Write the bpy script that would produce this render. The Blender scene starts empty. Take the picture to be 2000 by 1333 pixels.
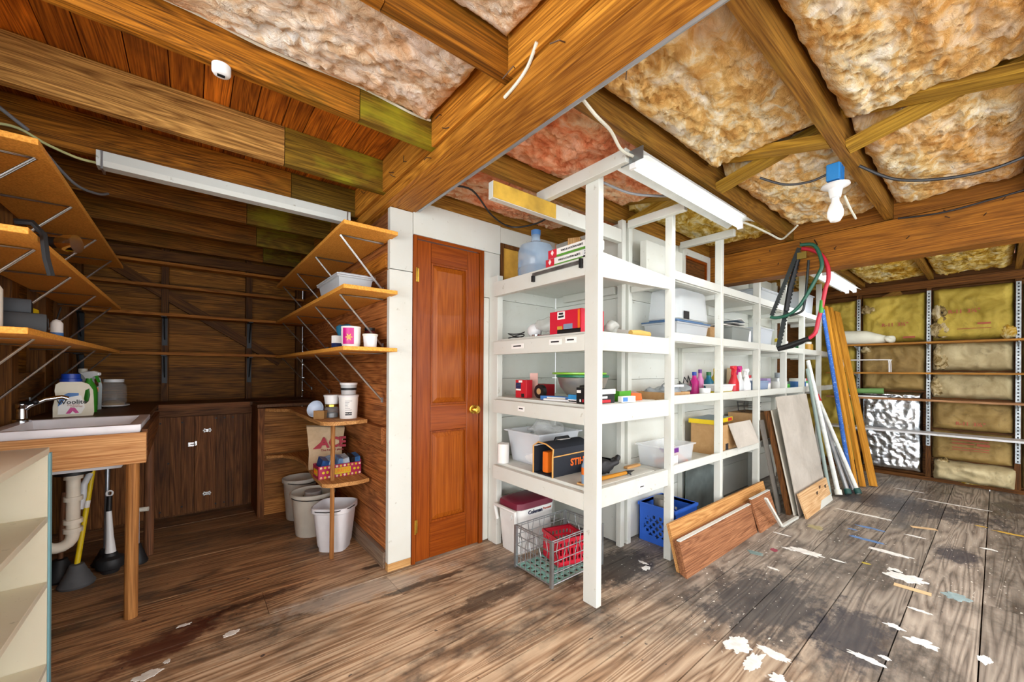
import bpy, bmesh, math, random
from mathutils import Vector, Matrix, Euler, noise
random.seed(7)
SC = bpy.context.scene
COL = SC.collection
# ---------------------------------------------------------------- camera
cd = bpy.data.cameras.new('camera'); cam = bpy.data.objects.new('camera', cd); COL.objects.link(cam)
cd.sensor_width = 36; cd.lens = 36*770/2000; cd.shift_y = (724-666.5)/2000; cd.clip_start = .02
cam.location = (-.926, -2.329, 1.229)
_f = Vector((math.cos(math.radians(50.9)), math.sin(math.radians(50.9)), 0))
_r = Vector((_f.y, -_f.x, 0)); _a = math.radians(.35); _u = Vector((0, 0, 1))
_r2 = _r*math.cos(_a)+_u*math.sin(_a); _u2 = -_r*math.sin(_a)+_u*math.cos(_a)
cam.rotation_euler = Matrix((_r2, _u2, -_f)).transposed().to_euler()
SC.camera = cam
# ---------------------------------------------------------------- light
w = bpy.data.worlds.new('World'); SC.world = w; w.use_nodes = True
w.node_tree.nodes['Background'].inputs[0].default_value = (.95, .98, 1, 1)
w.node_tree.nodes['Background'].inputs[1].default_value = 1.15
def area(name, loc, rot, sx, sy, power, col=(1, 1, 1)):
    l = bpy.data.lights.new(name, 'AREA'); l.shape = 'RECTANGLE'; l.size = sx; l.size_y = sy; l.energy = power; l.color = col
    o = bpy.data.objects.new(name, l); COL.objects.link(o); o.location = loc; o.rotation_euler = rot; return o
# daylight entering by the open garage doors behind the camera
area('garage_doorway_daylight', (1.2, -5.4, 1.1), (math.radians(110), 0, 0), 7.5, 2.1, 106, (.93, .97, 1))
area('side_doorway_daylight', (-3.3, -2.9, 1.15), (math.radians(104), 0, math.radians(-90)), 3.0, 2.0, 100, (.93, .97, 1))
SC.view_settings.view_transform = 'Standard'; SC.view_settings.look = 'None'
SC.view_settings.gamma = 1; SC.view_settings.exposure = .57; SC.view_settings.use_curve_mapping = False
SC.cycles.use_denoising = True; SC.cycles.max_bounces = 6; SC.cycles.diffuse_bounces = 4; SC.cycles.glossy_bounces = 2; SC.cycles.transmission_bounces = 3; SC.cycles.transparent_max_bounces = 12
SC.cycles.use_adaptive_sampling = True; SC.cycles.adaptive_threshold = .1; SC.cycles.adaptive_min_samples = 16; SC.cycles.use_light_tree = False; SC.cycles.sample_clamp_indirect = 4; SC.cycles.caustics_reflective = False; SC.cycles.caustics_refractive = False
# ---------------------------------------------------------------- materials
def lin(h):
    if isinstance(h, str):
        h = h.lstrip('#'); h = [int(h[i:i+2], 16)/255 for i in (0, 2, 4)]
        h = [c/12.92 if c <= .04045 else ((c+.055)/1.055)**2.4 for c in h]
    return (*h[:3], 1)
MATS = {}
class N:
    def __init__(s, m): s.t = m.node_tree; s.n = s.t.nodes; s.l = s.t.links
    def new(s, typ, **k):
        n = s.n.new('ShaderNode'+typ)
        for a, v in k.items():
            if a.startswith('i_'):
                key = a[2:]; key = int(key) if key.isdigit() else key.replace('_', ' ')
                if hasattr(v, 'bl_rna') or isinstance(v, bpy.types.NodeSocket): s.l.new(v, n.inputs[key])
                else: n.inputs[key].default_value = v
            else: setattr(n, a, v)
        return n
    def link(s, a, b): s.l.new(a, b)
    def noise(s, vec, scale, detail=4, rough=.55, dist=0, out=0):
        n = s.new('TexNoise', i_Scale=scale, i_Detail=detail, i_Roughness=rough, i_Distortion=dist); s.l.new(vec, n.inputs['Vector']); return n.outputs[out]
    def ramp(s, fac, *stops, mode='LINEAR'):
        n = s.new('ValToRGB'); s.l.new(fac, n.inputs[0]); e = n.color_ramp.elements; n.color_ramp.interpolation = mode
        while len(e) < len(stops): e.new(.5)
        for i, (p, c) in enumerate(stops): e[i].position = p; e[i].color = lin(c) if not isinstance(c, (int, float)) else (c, c, c, 1)
        return n.outputs[0]
    def mix(s, fac, a, b, blend='MIX'):
        n = s.new('MixRGB', blend_type=blend)
        for k, v in ((0, fac), (1, a), (2, b)):
            if isinstance(v, bpy.types.NodeSocket): s.l.new(v, n.inputs[k])
            elif k == 0: n.inputs[0].default_value = v
            else: n.inputs[k].default_value = lin(v)
        return n.outputs[0]
    def math(s, op, a, b=0, c=None):
        n = s.new('Math', operation=op)
        for k, v in ((0, a), (1, b), (2, c)):
            if v is None: continue
            if isinstance(v, bpy.types.NodeSocket): s.l.new(v, n.inputs[k])
            else: n.inputs[k].default_value = v
        return n.outputs[0]
    def coords(s, kind='Object', scale=(1, 1, 1), rnd=True):
        tc = s.new('TexCoord'); mp = s.new('Mapping'); s.l.new(tc.outputs[kind], mp.inputs[0]); mp.inputs['Scale'].default_value = scale
        if rnd:
            oi = s.new('ObjectInfo'); cx = s.new('CombineXYZ')
            for i, k in enumerate((37., 71., 53.)): s.l.new(s.math('MULTIPLY', oi.outputs['Random'], k), cx.inputs[i])
            s.l.new(cx.outputs[0], mp.inputs['Location'])
        return mp.outputs[0]
def material(name):
    m = bpy.data.materials.new(name); m.use_nodes = True; MATS[name] = m
    g = N(m); return m, g, g.n['Principled BSDF']
def plain(name, col, rough=.5, metal=0, var=.06, bump=0, trans=0, alpha=1, emit=0, scale=9, ior=1.45):
    """one colour with slight uneven tone (and optional fine relief)"""
    if name in MATS: return MATS[name]
    m, g, b = material(name); b.inputs['Roughness'].default_value = rough; b.inputs['Metallic'].default_value = metal
    v = g.coords(); nz = g.noise(v, scale, 4)
    c = lin(col); hi = [min(1, x*(1+var)) for x in c[:3]]; lo = [x*(1-var*1.6) for x in c[:3]]
    g.link(g.ramp(nz, (.3, lo), (.7, hi)), b.inputs['Base Color'])
    if bump:
        bp = g.new('Bump', i_Strength=bump, i_Distance=.004); g.link(g.noise(v, scale*6, 5), bp.inputs['Height']); g.link(bp.outputs[0], b.inputs['Normal'])
    if trans: b.inputs['Transmission Weight'].default_value = trans; b.inputs['IOR'].default_value = ior
    if alpha < 1: b.inputs['Alpha'].default_value = alpha
    if emit: b.inputs['Emission Color'].default_value = lin(col); b.inputs['Emission Strength'].default_value = emit
    return m
def wood(name, dark, light, axis=0, rough=.6, figure=1.0, bump=.25, stain=None, stain_amt=.5, vary=.22, fine=.35):
    """grain runs along local axis 0/1/2; every board its own tone and figure"""
    key = name+'_'+'xyz'[axis]
    if key in MATS: return MATS[key]
    m, g, b = material(key); b.inputs['Roughness'].default_value = rough; b.inputs['Specular IOR Level'].default_value = .22
    sc = [13, 13, 13]; sc[axis] = .8; v = g.coords(scale=sc)
    big = g.noise(v, .8, 1, .4, .35)
    rings = g.math('FRACT', g.math('MULTIPLY', big, 17*figure))
    rings = g.math('ABSOLUTE', g.math('SUBTRACT', rings, .5))
    sc2 = [130, 130, 130]; sc2[axis] = 3.0; v2 = g.coords(scale=sc2); fn = g.noise(v2, 1.2, 3, .6)
    fac = g.math('ADD', g.math('MULTIPLY', rings, .5), g.math('MULTIPLY', fn, .75))
    mid = [(a+c)/2 for a, c in zip(lin(dark), lin(light))]
    col = g.ramp(fac, (.22, dark), (.48, mid), (.72, light))
    col = g.mix(g.math('MULTIPLY', g.ramp(fn, (.3, 1.), (.6, 0.)), fine), col, dark, 'MULTIPLY')
    if stain:
        sv = [2.2, 2.2, 2.2]; sv[axis] = 1.0; s_ = g.noise(g.coords(scale=sv), 2.2, 4, .6)
        col = g.mix(g.math('MULTIPLY', g.ramp(s_, (.5, 0.), (.68, 1.)), stain_amt), col, stain)
    oi = g.new('ObjectInfo'); hs = g.new('HueSaturation')
    g.link(g.math('MULTIPLY_ADD', oi.outputs['Random'], vary*2, 1-vary), hs.inputs['Value']); g.link(col, hs.inputs['Color'])
    g.link(hs.outputs[0], b.inputs['Base Color'])
    bp = g.new('Bump', i_Strength=bump, i_Distance=.003); g.link(fac, bp.inputs['Height']); g.link(bp.outputs[0], b.inputs['Normal'])
    return m
def W(kind, axis):
    P = dict(joist=('#4a2604', '#b8741f', dict(stain='#5c4a10', stain_amt=.5, fine=.4)),
             beam=('#8a4f0c', '#e09a38', dict(stain='#6b3c14', stain_amt=.35)),
             girder=('#6e3f0c', '#a86c20', dict(stain='#4a3216', stain_amt=.45, figure=.6)),
             brownjoist=('#6a4312', '#a5762c', dict(stain='#6f6322', stain_amt=.3)),
             bridge=('#8a641a', '#c49a38', {}),
             plank=('#6e3006', '#d07820', dict(stain='#4a200a', stain_amt=.5, vary=.4)),
             siding=('#4e2a08', '#ae7226', dict(stain='#2b1a0d', stain_amt=.5, vary=.3)),
             redsiding=('#7a3c16', '#cc8448', dict(stain='#38200f', stain_amt=.55, vary=.28)),
             stud=('#422408', '#7a4c1a', dict(vary=.2)),
             ledge=('#7a420c', '#cc8430', dict(vary=.15)),
             cabinet=('#502a10', '#946034', dict(stain='#281710', stain_amt=.5, vary=.25)),
             tan=('#b07d43', '#e0b478', dict(vary=.08, figure=.7)),
             apron=('#b5773f', '#e6b57c', dict(vary=.04, figure=1.3)),
             pine=('#a5713a', '#d9a567', dict(vary=.1)),
             grainy=('#6a3f0e', '#cf9c54', dict(figure=1.5, vary=.05, fine=.5)),
             ply=('#b98a55', '#e3c296', dict(vary=.06, figure=.5)),
             brownply=('#6e4127', '#b07a54', dict(vary=.08, figure=1.6)),
             darkpanel=('#3f2611', '#7a4d22', dict(vary=.12)),
             door=('#783208', '#964a12', dict(vary=.07, rough=.3, bump=.05, figure=.6, fine=.2)),
             doorpanel=('#843c0a', '#a45818', dict(vary=.05, rough=.3, bump=.05, figure=.7, fine=.2)),
             dowel=('#8a5a2e', '#c48a4e', dict(vary=.1)),
             olddowel=('#5a3a26', '#85593c', dict(vary=.1)),
             goldboard=('#b3771f', '#d99c3a', dict(vary=.08, figure=.6)),
             counter=('#46301c', '#7a5230', dict(rough=.5, vary=.1)))
    d, l, k = P[kind]; return wood(kind, d, l, axis, **k)
def particle(name='particle', a='#cf8420', b_='#ffb850'):
    if name in MATS: return MATS[name]
    m, g, b = material(name); v = g.coords(); n1 = g.noise(v, 140, 3); n2 = g.noise(v, 3, 4)
    c = g.mix(.35, g.ramp(n1, (.35, a), (.65, b_)), g.ramp(n2, (.3, a), (.7, b_))); g.link(c, b.inputs['Base Color']); b.inputs['Roughness'].default_value = .7
    return m
def whitepaint(name='white_paint', col='#d3d5cd', dirt='#b9b093', amt=.5):
    if name in MATS: return MATS[name]
    m, g, b = material(name); v = g.coords()
    n1 = g.noise(v, 2.2, 5, .6); n2 = g.noise(v, 26, 4, .6)
    c = g.mix(g.math('MULTIPLY', g.ramp(n1, (.5, 0.), (.75, 1.)), amt*.5), col, dirt)
    c = g.mix(g.math('MULTIPLY', g.ramp(n2, (.66, 0.), (.74, 1.)), amt), c, '#8d8468')
    oi = g.new('ObjectInfo'); hs = g.new('HueSaturation'); g.link(g.math('MULTIPLY_ADD', oi.outputs['Random'], .1, .94), hs.inputs['Value']); g.link(c, hs.inputs['Color'])
    g.link(hs.outputs[0], b.inputs['Base Color']); b.inputs['Roughness'].default_value = .5
    bp = g.new('Bump', i_Strength=.12, i_Distance=.003); g.link(n2, bp.inputs['Height']); g.link(bp.outputs[0], b.inputs['Normal'])
    return m
def fluff(name, cols, seed=0.):
    """glass-wool: tufts of several tints, fibrous relief"""
    if name in MATS: return MATS[name]
    m, g, b = material(name); tc = g.coords(scale=(.75, 1.3, 1), rnd=True)
    n2 = g.noise(tc, 8, 6, .66, 1.1); n3 = g.noise(tc, 1.6, 3, .5, .3)
    c = g.ramp(n2, (.34, cols[0]), (.45, cols[1]), (.54, cols[2]), (.66, cols[3]))
    c = g.mix(g.ramp(n3, (.46, 0.), (.62, .7)), c, cols[4], 'MULTIPLY') if len(cols) > 4 else c
    g.link(c, b.inputs['Base Color']); b.inputs['Roughness'].default_value = 1; b.inputs['Specular IOR Level'].default_value = .05
    bp = g.new('Bump', i_Strength=.8, i_Distance=.02); g.link(g.noise(tc, 30, 6, .72, 1.0), bp.inputs['Height']); g.link(bp.outputs[0], b.inputs['Normal'])
    return m
def paper(name, a, b_, dark='#4e3a1c', amt=.4, metal=0, rough=.75, sc=3):
    if name in MATS: return MATS[name]
    m, g, b = material(name); v = g.coords(); n1 = g.noise(v, sc, 6, .62, .5); n2 = g.noise(v, sc*5, 5, .6, .8)
    c = g.ramp(n1, (.3, a), (.65, b_)); c = g.mix(g.math('MULTIPLY', g.ramp(n2, (.58, 0.), (.75, 1.)), amt), c, dark)
    g.link(c, b.inputs['Base Color']); b.inputs['Roughness'].default_value = rough; b.inputs['Metallic'].default_value = metal
    bp = g.new('Bump', i_Strength=.35, i_Distance=.01); g.link(g.noise(v, sc*3, 6, .6, 1.), bp.inputs['Height']); g.link(bp.outputs[0], b.inputs['Normal'])
    return m
def clear(name, col='#e8eef2', alpha=.35, rough=.25):
    """thin translucent plastic: part see-through, part milky"""
    if name in MATS: return MATS[name]
    m, g, b = material(name); b.inputs['Base Color'].default_value = lin(col); b.inputs['Roughness'].default_value = rough; b.inputs['Alpha'].default_value = alpha
    return m
# ---------------------------------------------------------------- mesh helpers
class MB:
    def __init__(s): s.bm = bmesh.new()
    def box(s, a, b):
        x0, y0, z0 = a; x1, y1, z1 = b
        v = [s.bm.verts.new(p) for p in ((x0,y0,z0),(x1,y0,z0),(x1,y1,z0),(x0,y1,z0),(x0,y0,z1),(x1,y0,z1),(x1,y1,z1),(x0,y1,z1))]
        for f in ((3,2,1,0),(4,5,6,7),(0,1,5,4),(1,2,6,5),(2,3,7,6),(3,0,4,7)): s.bm.faces.new([v[i] for i in f])
        return s
    def hexa(s, p):   # 8 corners, bottom ring then top ring
        v = [s.bm.verts.new(q) for q in p]
        for f in ((3,2,1,0),(4,5,6,7),(0,1,5,4),(1,2,6,5),(2,3,7,6),(3,0,4,7)): s.bm.faces.new([v[i] for i in f])
        return s
    def prism(s, poly, ax, a, b):   # polygon in the plane normal to axis ax, from a to b
        def P(p, t): q = list(p); q.insert(ax, t); return q
        A = [s.bm.verts.new(P(p, a)) for p in poly]; B = [s.bm.verts.new(P(p, b)) for p in poly]; n = len(poly)
        s.bm.faces.new(A[::-1]); s.bm.faces.new(B)
        for i in range(n): s.bm.faces.new((A[i], A[(i+1) % n], B[(i+1) % n], B[i]))
        return s
    def lathe(s, prof, c=(0,0,0), n=20, sx=1, sy=1, cap=True):  # prof: (r,z) list
        R = []
        for r, z in prof:
            R.append([s.bm.verts.new((c[0]+sx*r*math.cos(2*math.pi*i/n), c[1]+sy*r*math.sin(2*math.pi*i/n), c[2]+z)) for i in range(n)])
        for a, b in zip(R, R[1:]):
            for i in range(n): s.bm.faces.new((a[i], a[(i+1) % n], b[(i+1) % n], b[i]))
        if cap:
            if prof[0][0] > 1e-4: s.bm.faces.new(R[0][::-1])
            if prof[-1][0] > 1e-4: s.bm.faces.new(R[-1])
        return s
    def tube(s, pts, r, n=8, caps=True):
        pts = [Vector(p) for p in pts]; rr = r if isinstance(r, (list, tuple)) else [r]*len(pts); rings = []; up = None
        for i, p in enumerate(pts):
            t = (pts[min(i+1, len(pts)-1)]-pts[max(i-1, 0)]); t = t.normalized() if t.length > 1e-9 else Vector((0,0,1))
            if up is None:
                up = Vector((0,0,1)) if abs(t.z) < .9 else Vector((1,0,0))
            a = t.cross(up)
            a = a.normalized() if a.length > 1e-6 else t.orthogonal().normalized()
            b = a.cross(t).normalized(); up = b
            rings.append([s.bm.verts.new(p+rr[i]*(a*math.cos(2*math.pi*k/n)+b*math.sin(2*math.pi*k/n))) for k in range(n)])
        for A, B in zip(rings, rings[1:]):
            for k in range(n): s.bm.faces.new((A[k], A[(k+1) % n], B[(k+1) % n], B[k]))
        if caps: s.bm.faces.new(rings[0][::-1]); s.bm.faces.new(rings[-1])
        return s
    def sphere(s, c, r, seg=16, scale=(1,1,1)):
        bmesh.ops.create_uvsphere(s.bm, u_segments=seg, v_segments=seg//2+2, radius=r, matrix=Matrix.Translation(c) @ Matrix.Diagonal((*scale, 1)))
        return s
    def grid(s, fn, nu, nv, close=False):
        V = [[s.bm.verts.new(fn(i/nu, j/nv)) for j in range(nv+1)] for i in range(nu+1)]
        for i in range(nu):
            for j in range(nv): s.bm.faces.new((V[i][j], V[i+1][j], V[i+1][j+1], V[i][j+1]))
        return s
    def disc(s, c, r, n=16, ax=2, sx=1, sy=1):
        a = [i for i in range(3) if i != ax]; vs = []
        for i in range(n):
            p = list(c); p[a[0]] += sx*r*math.cos(2*math.pi*i/n); p[a[1]] += sy*r*math.sin(2*math.pi*i/n); vs.append(s.bm.verts.new(p))
        s.bm.faces.new(vs); return s
    def xf(s, M): bmesh.ops.transform(s.bm, matrix=M, verts=s.bm.verts); return s
    def bevel(s, w, seg=2):
        bmesh.ops.bevel(s.bm, geom=list(s.bm.edges), offset=w, segments=seg, affect='EDGES', profile=.7); return s
    def noise(s, amt, sc):
        s.bm.normal_update()
        for v in s.bm.verts: v.co += v.normal*amt*noise.noise(v.co*sc)
        return s
def clean(name): return name
def link(name, me, m, parent, smooth):
    me.materials.append(m)
    if smooth: me.polygons.foreach_set('use_smooth', [True]*len(me.polygons))
    o = bpy.data.objects.new(name, me); COL.objects.link(o)
    if parent: o.parent = parent
    return o
def obj(name, mb, m, parent=None, smooth=False, angle=None, origin=None):
    """links the collected shapes as one mesh; coordinates are the parent's own (or the world's); origin to the middle"""
    bm = mb.bm; bmesh.ops.recalc_face_normals(bm, faces=bm.faces)
    lo = Vector([min(v.co[i] for v in bm.verts) for i in range(3)]); hi = Vector([max(v.co[i] for v in bm.verts) for i in range(3)])
    c = (lo+hi)/2 if origin is None else Vector(origin)
    bmesh.ops.translate(bm, verts=bm.verts, vec=-c)
    me = bpy.data.meshes.new(name); bm.to_mesh(me); bm.free()
    o = link(name, me, m, parent, smooth); o.location = c
    if smooth and angle is not False:
        try: me.set_sharp_from_angle(angle=math.radians(angle or 40))
        except Exception: pass
    return o
def box(name, a, b, m, parent=None, bev=0): 
    mb = MB().box(a, b)
    if bev: mb.bevel(bev, 1)
    return obj(name, mb, m, parent)
def thing(name, label, cat, loc=(0,0,0), rotz=0, group=None, rot=None):
    o = bpy.data.objects.new(name, None); COL.objects.link(o); o.empty_display_size = .05
    o.location = loc; o.rotation_euler = rot if rot else (0, 0, rotz); o['label'] = label; o['category'] = cat
    if group: o['group'] = group
    return o
def tag(o, label, cat, group=None, kind=None):
    o['label'] = label; o['category'] = cat
    if group: o['group'] = group
    if kind: o['kind'] = kind
    return o
def struct(name, label=None):
    o = bpy.data.objects.new(name, None); COL.objects.link(o); o.empty_display_size = .05; o['kind'] = 'structure'; o['label'] = label or name.replace('_', ' '); o['category'] = name.split('_')[0]
    return o
def dup(o, parent=None, loc=None):
    c = o.copy(); COL.objects.link(c)
    if parent: c.parent = parent
    if loc is not None: c.location = loc
    for ch in list(o.children): dup(ch, c)
    return c
def text(name, s, size, M, m, parent=None, bold=0, extrude=.0006, sx=1, align='CENTER'):
    """lettering lying in the local XY plane of matrix M"""
    cu = bpy.data.curves.new(name, 'FONT'); cu.body = s; cu.size = size; cu.align_x = align; cu.align_y = 'CENTER'; cu.extrude = extrude; cu.offset = bold; cu.resolution_u = 2
    t = bpy.data.objects.new(name+'_tmp', cu); COL.objects.link(t)
    me = bpy.data.meshes.new_from_object(t.evaluated_get(bpy.context.evaluated_depsgraph_get()))
    bpy.data.objects.remove(t); bpy.data.curves.remove(cu)
    me.transform(Matrix.Diagonal((sx, 1, 1, 1))); me.materials.clear()
    o = link(name, me, m, parent, False); o.matrix_local = M
    return o
def facing(loc, nrm, up=(0,0,1)):
    """matrix whose local z is nrm and whose y is up"""
    z = Vector(nrm).normalized(); x = Vector(up).cross(z).normalized(); y = z.cross(x)
    M = Matrix((x, y, z)).transposed().to_4x4(); M.translation = loc; return M
def Fb(v, p, oct=4): return noise.fractal(Vector(v), p, 2.0, oct)
WHITE = whitepaint(); 
# ================================================================ FLOOR
def floor_mat():
    m, g, b = material('worn_floor')
    ge = g.new('NewGeometry'); P = ge.outputs['Position']; oi = g.new('ObjectInfo')
    def mp(sc, loc=None):
        n = g.new('Mapping'); g.link(P, n.inputs[0]); n.inputs['Scale'].default_value = sc
        if loc: n.inputs['Location'].default_value = loc
        else:
            cx = g.new('CombineXYZ'); g.link(g.math('MULTIPLY', oi.outputs['Random'], 40), cx.inputs[0]); g.link(g.math('MULTIPLY', oi.outputs['Random'], 23), cx.inputs[1]); g.link(cx.outputs[0], n.inputs['Location'])
        return n.outputs[0]
    big = g.noise(mp((.4, 6, 1)), 1.2, 2, .5, .5)
    rings = g.math('ABSOLUTE', g.math('SUBTRACT', g.math('FRACT', g.math('MULTIPLY', big, 13)), .5))
    fine = g.noise(mp((2.5, 70, 1)), 1, 4, .65)
    fac = g.math('ADD', g.math('MULTIPLY', rings, .85), g.math('MULTIPLY', fine, .6))
    sp = g.new('SeparateXYZ'); g.link(P, sp.inputs[0])
    warm = g.ramp(fac, (.2, '#6b5138'), (.4, '#a88868'), (.8, '#dcc3a2'))
    grey = g.ramp(fac, (.2, '#544e47'), (.42, '#827a70'), (.8, '#a39a8e'))
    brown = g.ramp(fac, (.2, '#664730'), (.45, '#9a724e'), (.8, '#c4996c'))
    W0 = (0, 0, 0)
    wn = g.noise(mp((1, 1, 1), W0), .9, 4)
    right = g.math('ADD', g.math('MULTIPLY', sp.outputs[0], .5), g.math('SUBTRACT', wn, .7))
    col = g.mix(g.ramp(right, (.0, 0.), (.45, .9)), warm, grey)
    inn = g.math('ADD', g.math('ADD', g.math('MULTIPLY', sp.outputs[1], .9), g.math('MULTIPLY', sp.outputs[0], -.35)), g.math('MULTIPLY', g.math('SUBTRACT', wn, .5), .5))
    col = g.mix(g.ramp(inn, (.0, 0.), (.42, 1.)), col, brown)  # browner into the nook: its finish, with the nook's shade mixed into the colour
    hs = g.new('HueSaturation'); g.link(g.math('MULTIPLY_ADD', oi.outputs['Random'], .3, .85), hs.inputs['Value']); g.link(col, hs.inputs['Color']); col = hs.outputs[0]
    # grime worn into the boards
    d1 = g.noise(mp((1.1, 1.7, 1), (3.1, 5.2, 0)), 1.5, 6, .66, .4); d2 = g.noise(mp((6, 9, 1), W0), 2, 5, .7)
    dm = g.math('MULTIPLY', g.ramp(d1, (.47, 0.), (.62, 1.)), g.ramp(d2, (.3, .3), (.6, 1.)))
    col = g.mix(g.math('MULTIPLY', dm, .8), col, '#35322f')
    d3 = g.noise(mp((1.6, 7, 1), (8, 1, 0)), 1.2, 5, .6); col = g.mix(g.math('MULTIPLY', g.ramp(d3, (.58, 0.), (.7, 1.)), .6), col, '#3b2a1c')
    # shaped stains and paint spills
    RG = (g.noise(mp((1, 1.6, 1), (.3, .7, 0)), 8, 4, .7), g.noise(mp((1, 1.6, 1), (.3, .7, 0)), 20, 3, .7))
    def spot(x, y, rx, ry, colr, amt=1., rag=.7, fs=16, ang=0):
        nonlocal col
        n = g.new('Mapping', vector_type='TEXTURE'); g.link(P, n.inputs[0]); n.inputs['Location'].default_value = (x, y, 0); n.inputs['Scale'].default_value = (rx, ry, 1); n.inputs['Rotation'].default_value = (0, 0, ang)
        vm = g.new('VectorMath', operation='LENGTH'); g.link(n.outputs[0], vm.inputs[0])
        rg = RG[0] if fs < 11 else RG[1]
        dd = g.math('ADD', vm.outputs['Value'], g.math('MULTIPLY', g.math('SUBTRACT', rg, .5), rag*3))
        col = g.mix(g.math('MULTIPLY', g.ramp(dd, (.6, 1.), (1.15, 0.)), amt), col, colr)
    spot(3.09, -2.16, .22, .13, '#33323a', .85, .5, 9); spot(4.9, -2.4, .3, .1, '#4a4440', .8, .5, 9)
    spot(4.2, -1.75, .35, .75, '#35353a', .8, .8, 5); spot(1.45, -1.55, .5, .3, '#2f2f33', .75, .8, 5); spot(1.5, -1.9, .35, .16, '#333238', .8, .8, 6)
    spot(.35, -.6, .3, .08, '#3a2a1d', .8, .8, 6); spot(.8, -.62, .16, .25, '#553a20', .7, .6, 6); spot(1.15, -.82, .38, .2, '#2b2724', .85, .7, 5)
    spot(-1.0, 0, .26, .11, '#4c1f14', .85, .7, 7, .5); spot(-.62, .15, .24, .035, '#34190f', .8, .8, 9, .1); spot(-.15, -.12, .5, .12, '#b9b1a4', .55, .8, 5, -.1)
    spot(.15, -.25, .35, .03, '#2a2018', .8, .9, 8, -.05); spot(.02, .12, .12, .03, '#2b211b', .8, .8, 9)
    # fine splatter
    sv = g.noise(mp((1, 1.5, 1), W0), 38, 2, .5); area_ = g.noise(mp((1, 1, 1), (2, 9, 0)), .8, 3)
    sm = g.math('MULTIPLY', g.ramp(sv, (.69, 0.), (.71, 1.)), g.ramp(g.math('ADD', area_, g.math('MULTIPLY', sp.outputs[0], .07)), (.55, 0.), (.62, 1.)))
    col = g.mix(g.math('MULTIPLY', sm, .9), col, '#dedcd2')
    sv2 = g.noise(mp((1, 1.3, 1), (4, 4, 0)), 17, 2, .5); col = g.mix(g.math('MULTIPLY', g.ramp(sv2, (.73, 0.), (.75, 1.)), .8), col, '#24242a')
    g.link(col, b.inputs['Base Color']); g.link(g.ramp(d1, (.4, .62), (.65, .4)), b.inputs['Roughness'])
    bp = g.new('Bump', i_Strength=.25, i_Distance=.004); g.link(fac, bp.inputs['Height']); g.link(bp.outputs[0], b.inputs['Normal'])
    return m
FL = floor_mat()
floor = struct('floor')
k = -17
while True:
    y0 = -1.285+.25*k
    if y0 > 2.5: break
    x = -3.4 - random.random()*2 if y0 < .1 else -1.9
    first = True
    xe = 5.72
    while x < xe:
        L = random.uniform(2.2, 4.2); x1 = min(xe, x+L)
        if xe-x1 < .5: x1 = xe
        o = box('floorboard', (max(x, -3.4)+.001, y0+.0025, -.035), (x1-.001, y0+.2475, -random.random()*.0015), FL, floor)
        x = x1
    k += 1
box('floor_underlay', (-3.4, -5.5, -.08), (5.72, 2.6, -.036), W('stud', 0), floor)
# paint spilt on the boards: thin dried films with ragged outlines
def spill(x, y, rx, ry, col, seed, ang=0):
    mb = MB(); n = 72; A = []; B = []
    for i in range(n):
        t = 2*math.pi*i/n; r = 1+.55*noise.noise(Vector((2.2*math.cos(t)+seed, 2.2*math.sin(t), seed*3)))+.22*noise.noise(Vector((14*math.cos(t), 14*math.sin(t)+seed, 2)))
        px, py = rx*r*math.cos(t), ry*r*math.sin(t); c_, s_ = math.cos(ang), math.sin(ang)
        A.append(mb.bm.verts.new((x+px*c_-py*s_, y+px*s_+py*c_, -.001))); B.append(mb.bm.verts.new((x+.97*(px*c_-py*s_), y+.97*(px*s_+py*c_), .0009)))
    mb.bm.faces.new(B)
    for i in range(n): mb.bm.faces.new((A[i], A[(i+1) % n], B[(i+1) % n], B[i]))
    obj('paint_spill', mb, plain('spill_'+col, col, .5, var=.12, scale=30), floor)
random.seed(3)
for a in ((.99, -1.6, .07, .05), (.93, -1.68, .08, .03), (1.05, -1.72, .025, .06), (.9, -1.78, .03, .03), (2.4, -1.99, .06, .085), (2.47, -1.93, .03, .03), (2.34, -1.51, .04, .09), (2.3, -1.42, .015, .03), (2.78, -1.87, .028, .11), (1.33, -1.98, .018, .06), (1.4, -2.03, .012, .02), (1.66, -2.12, .03, .05), (1.72, -2.02, .02, .03), (-.78, -.09, .03, .02), (-1.06, -.19, .045, .025), (-.95, .12, .03, .01), (-1.0, -.14, .01, .012), (3.6, -1.62, .02, .16), (2.35, -1.68, .012, .04), (4.6, -2.1, .012, .2), (4.9, -1.75, .01, .1), (1.28, -.95, .03, .02), (1.33, -.9, .012, .03), (1.72, -2.3, .04, .02), (.62, -1.65, .02, .03), (3.3, -1.95, .015, .05), (2.0, -2.08, .012, .04), (3.4, -2.3, .015, .04), (1.9, -1.45, .012, .03), (2.55, -1.3, .01, .05)):
    spill(*a, '#e6e6e0', random.random()*50)
for a in ((3.24, -1.7, .022, .09, '#5f86b8'), (2.93, -1.73, .022, .1, '#5b83b6'), (3.1, -1.62, .012, .03, '#5b83b6'), (2.34, -2.19, .05, .05, '#8ea4a6'), (3.95, -2.42, .02, .1, '#cda53e'), (4.0, -2.25, .012, .03, '#cda53e'), (2.45, -1.8, .014, .02, '#b9a53c'), (2.2, -1.36, .03, .02, '#92384a'), (2.05, -1.3, .03, .04, '#73908e'), (2.92, -1.43, .05, .05, '#a59a70')):
    spill(*a, random.random()*50)
for (x, y, a) in ((2.253, -2.03, 1.62), (3.575, -1.968, 2.05)):
    o = obj('tape_strip', MB().box((-.075, -.022, 0), (.075, .022, .0012)), plain('masking', '#d9b98c', .7), floor); o.location = (x, y, .0008); o.rotation_euler = (0, 0, a)
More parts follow.
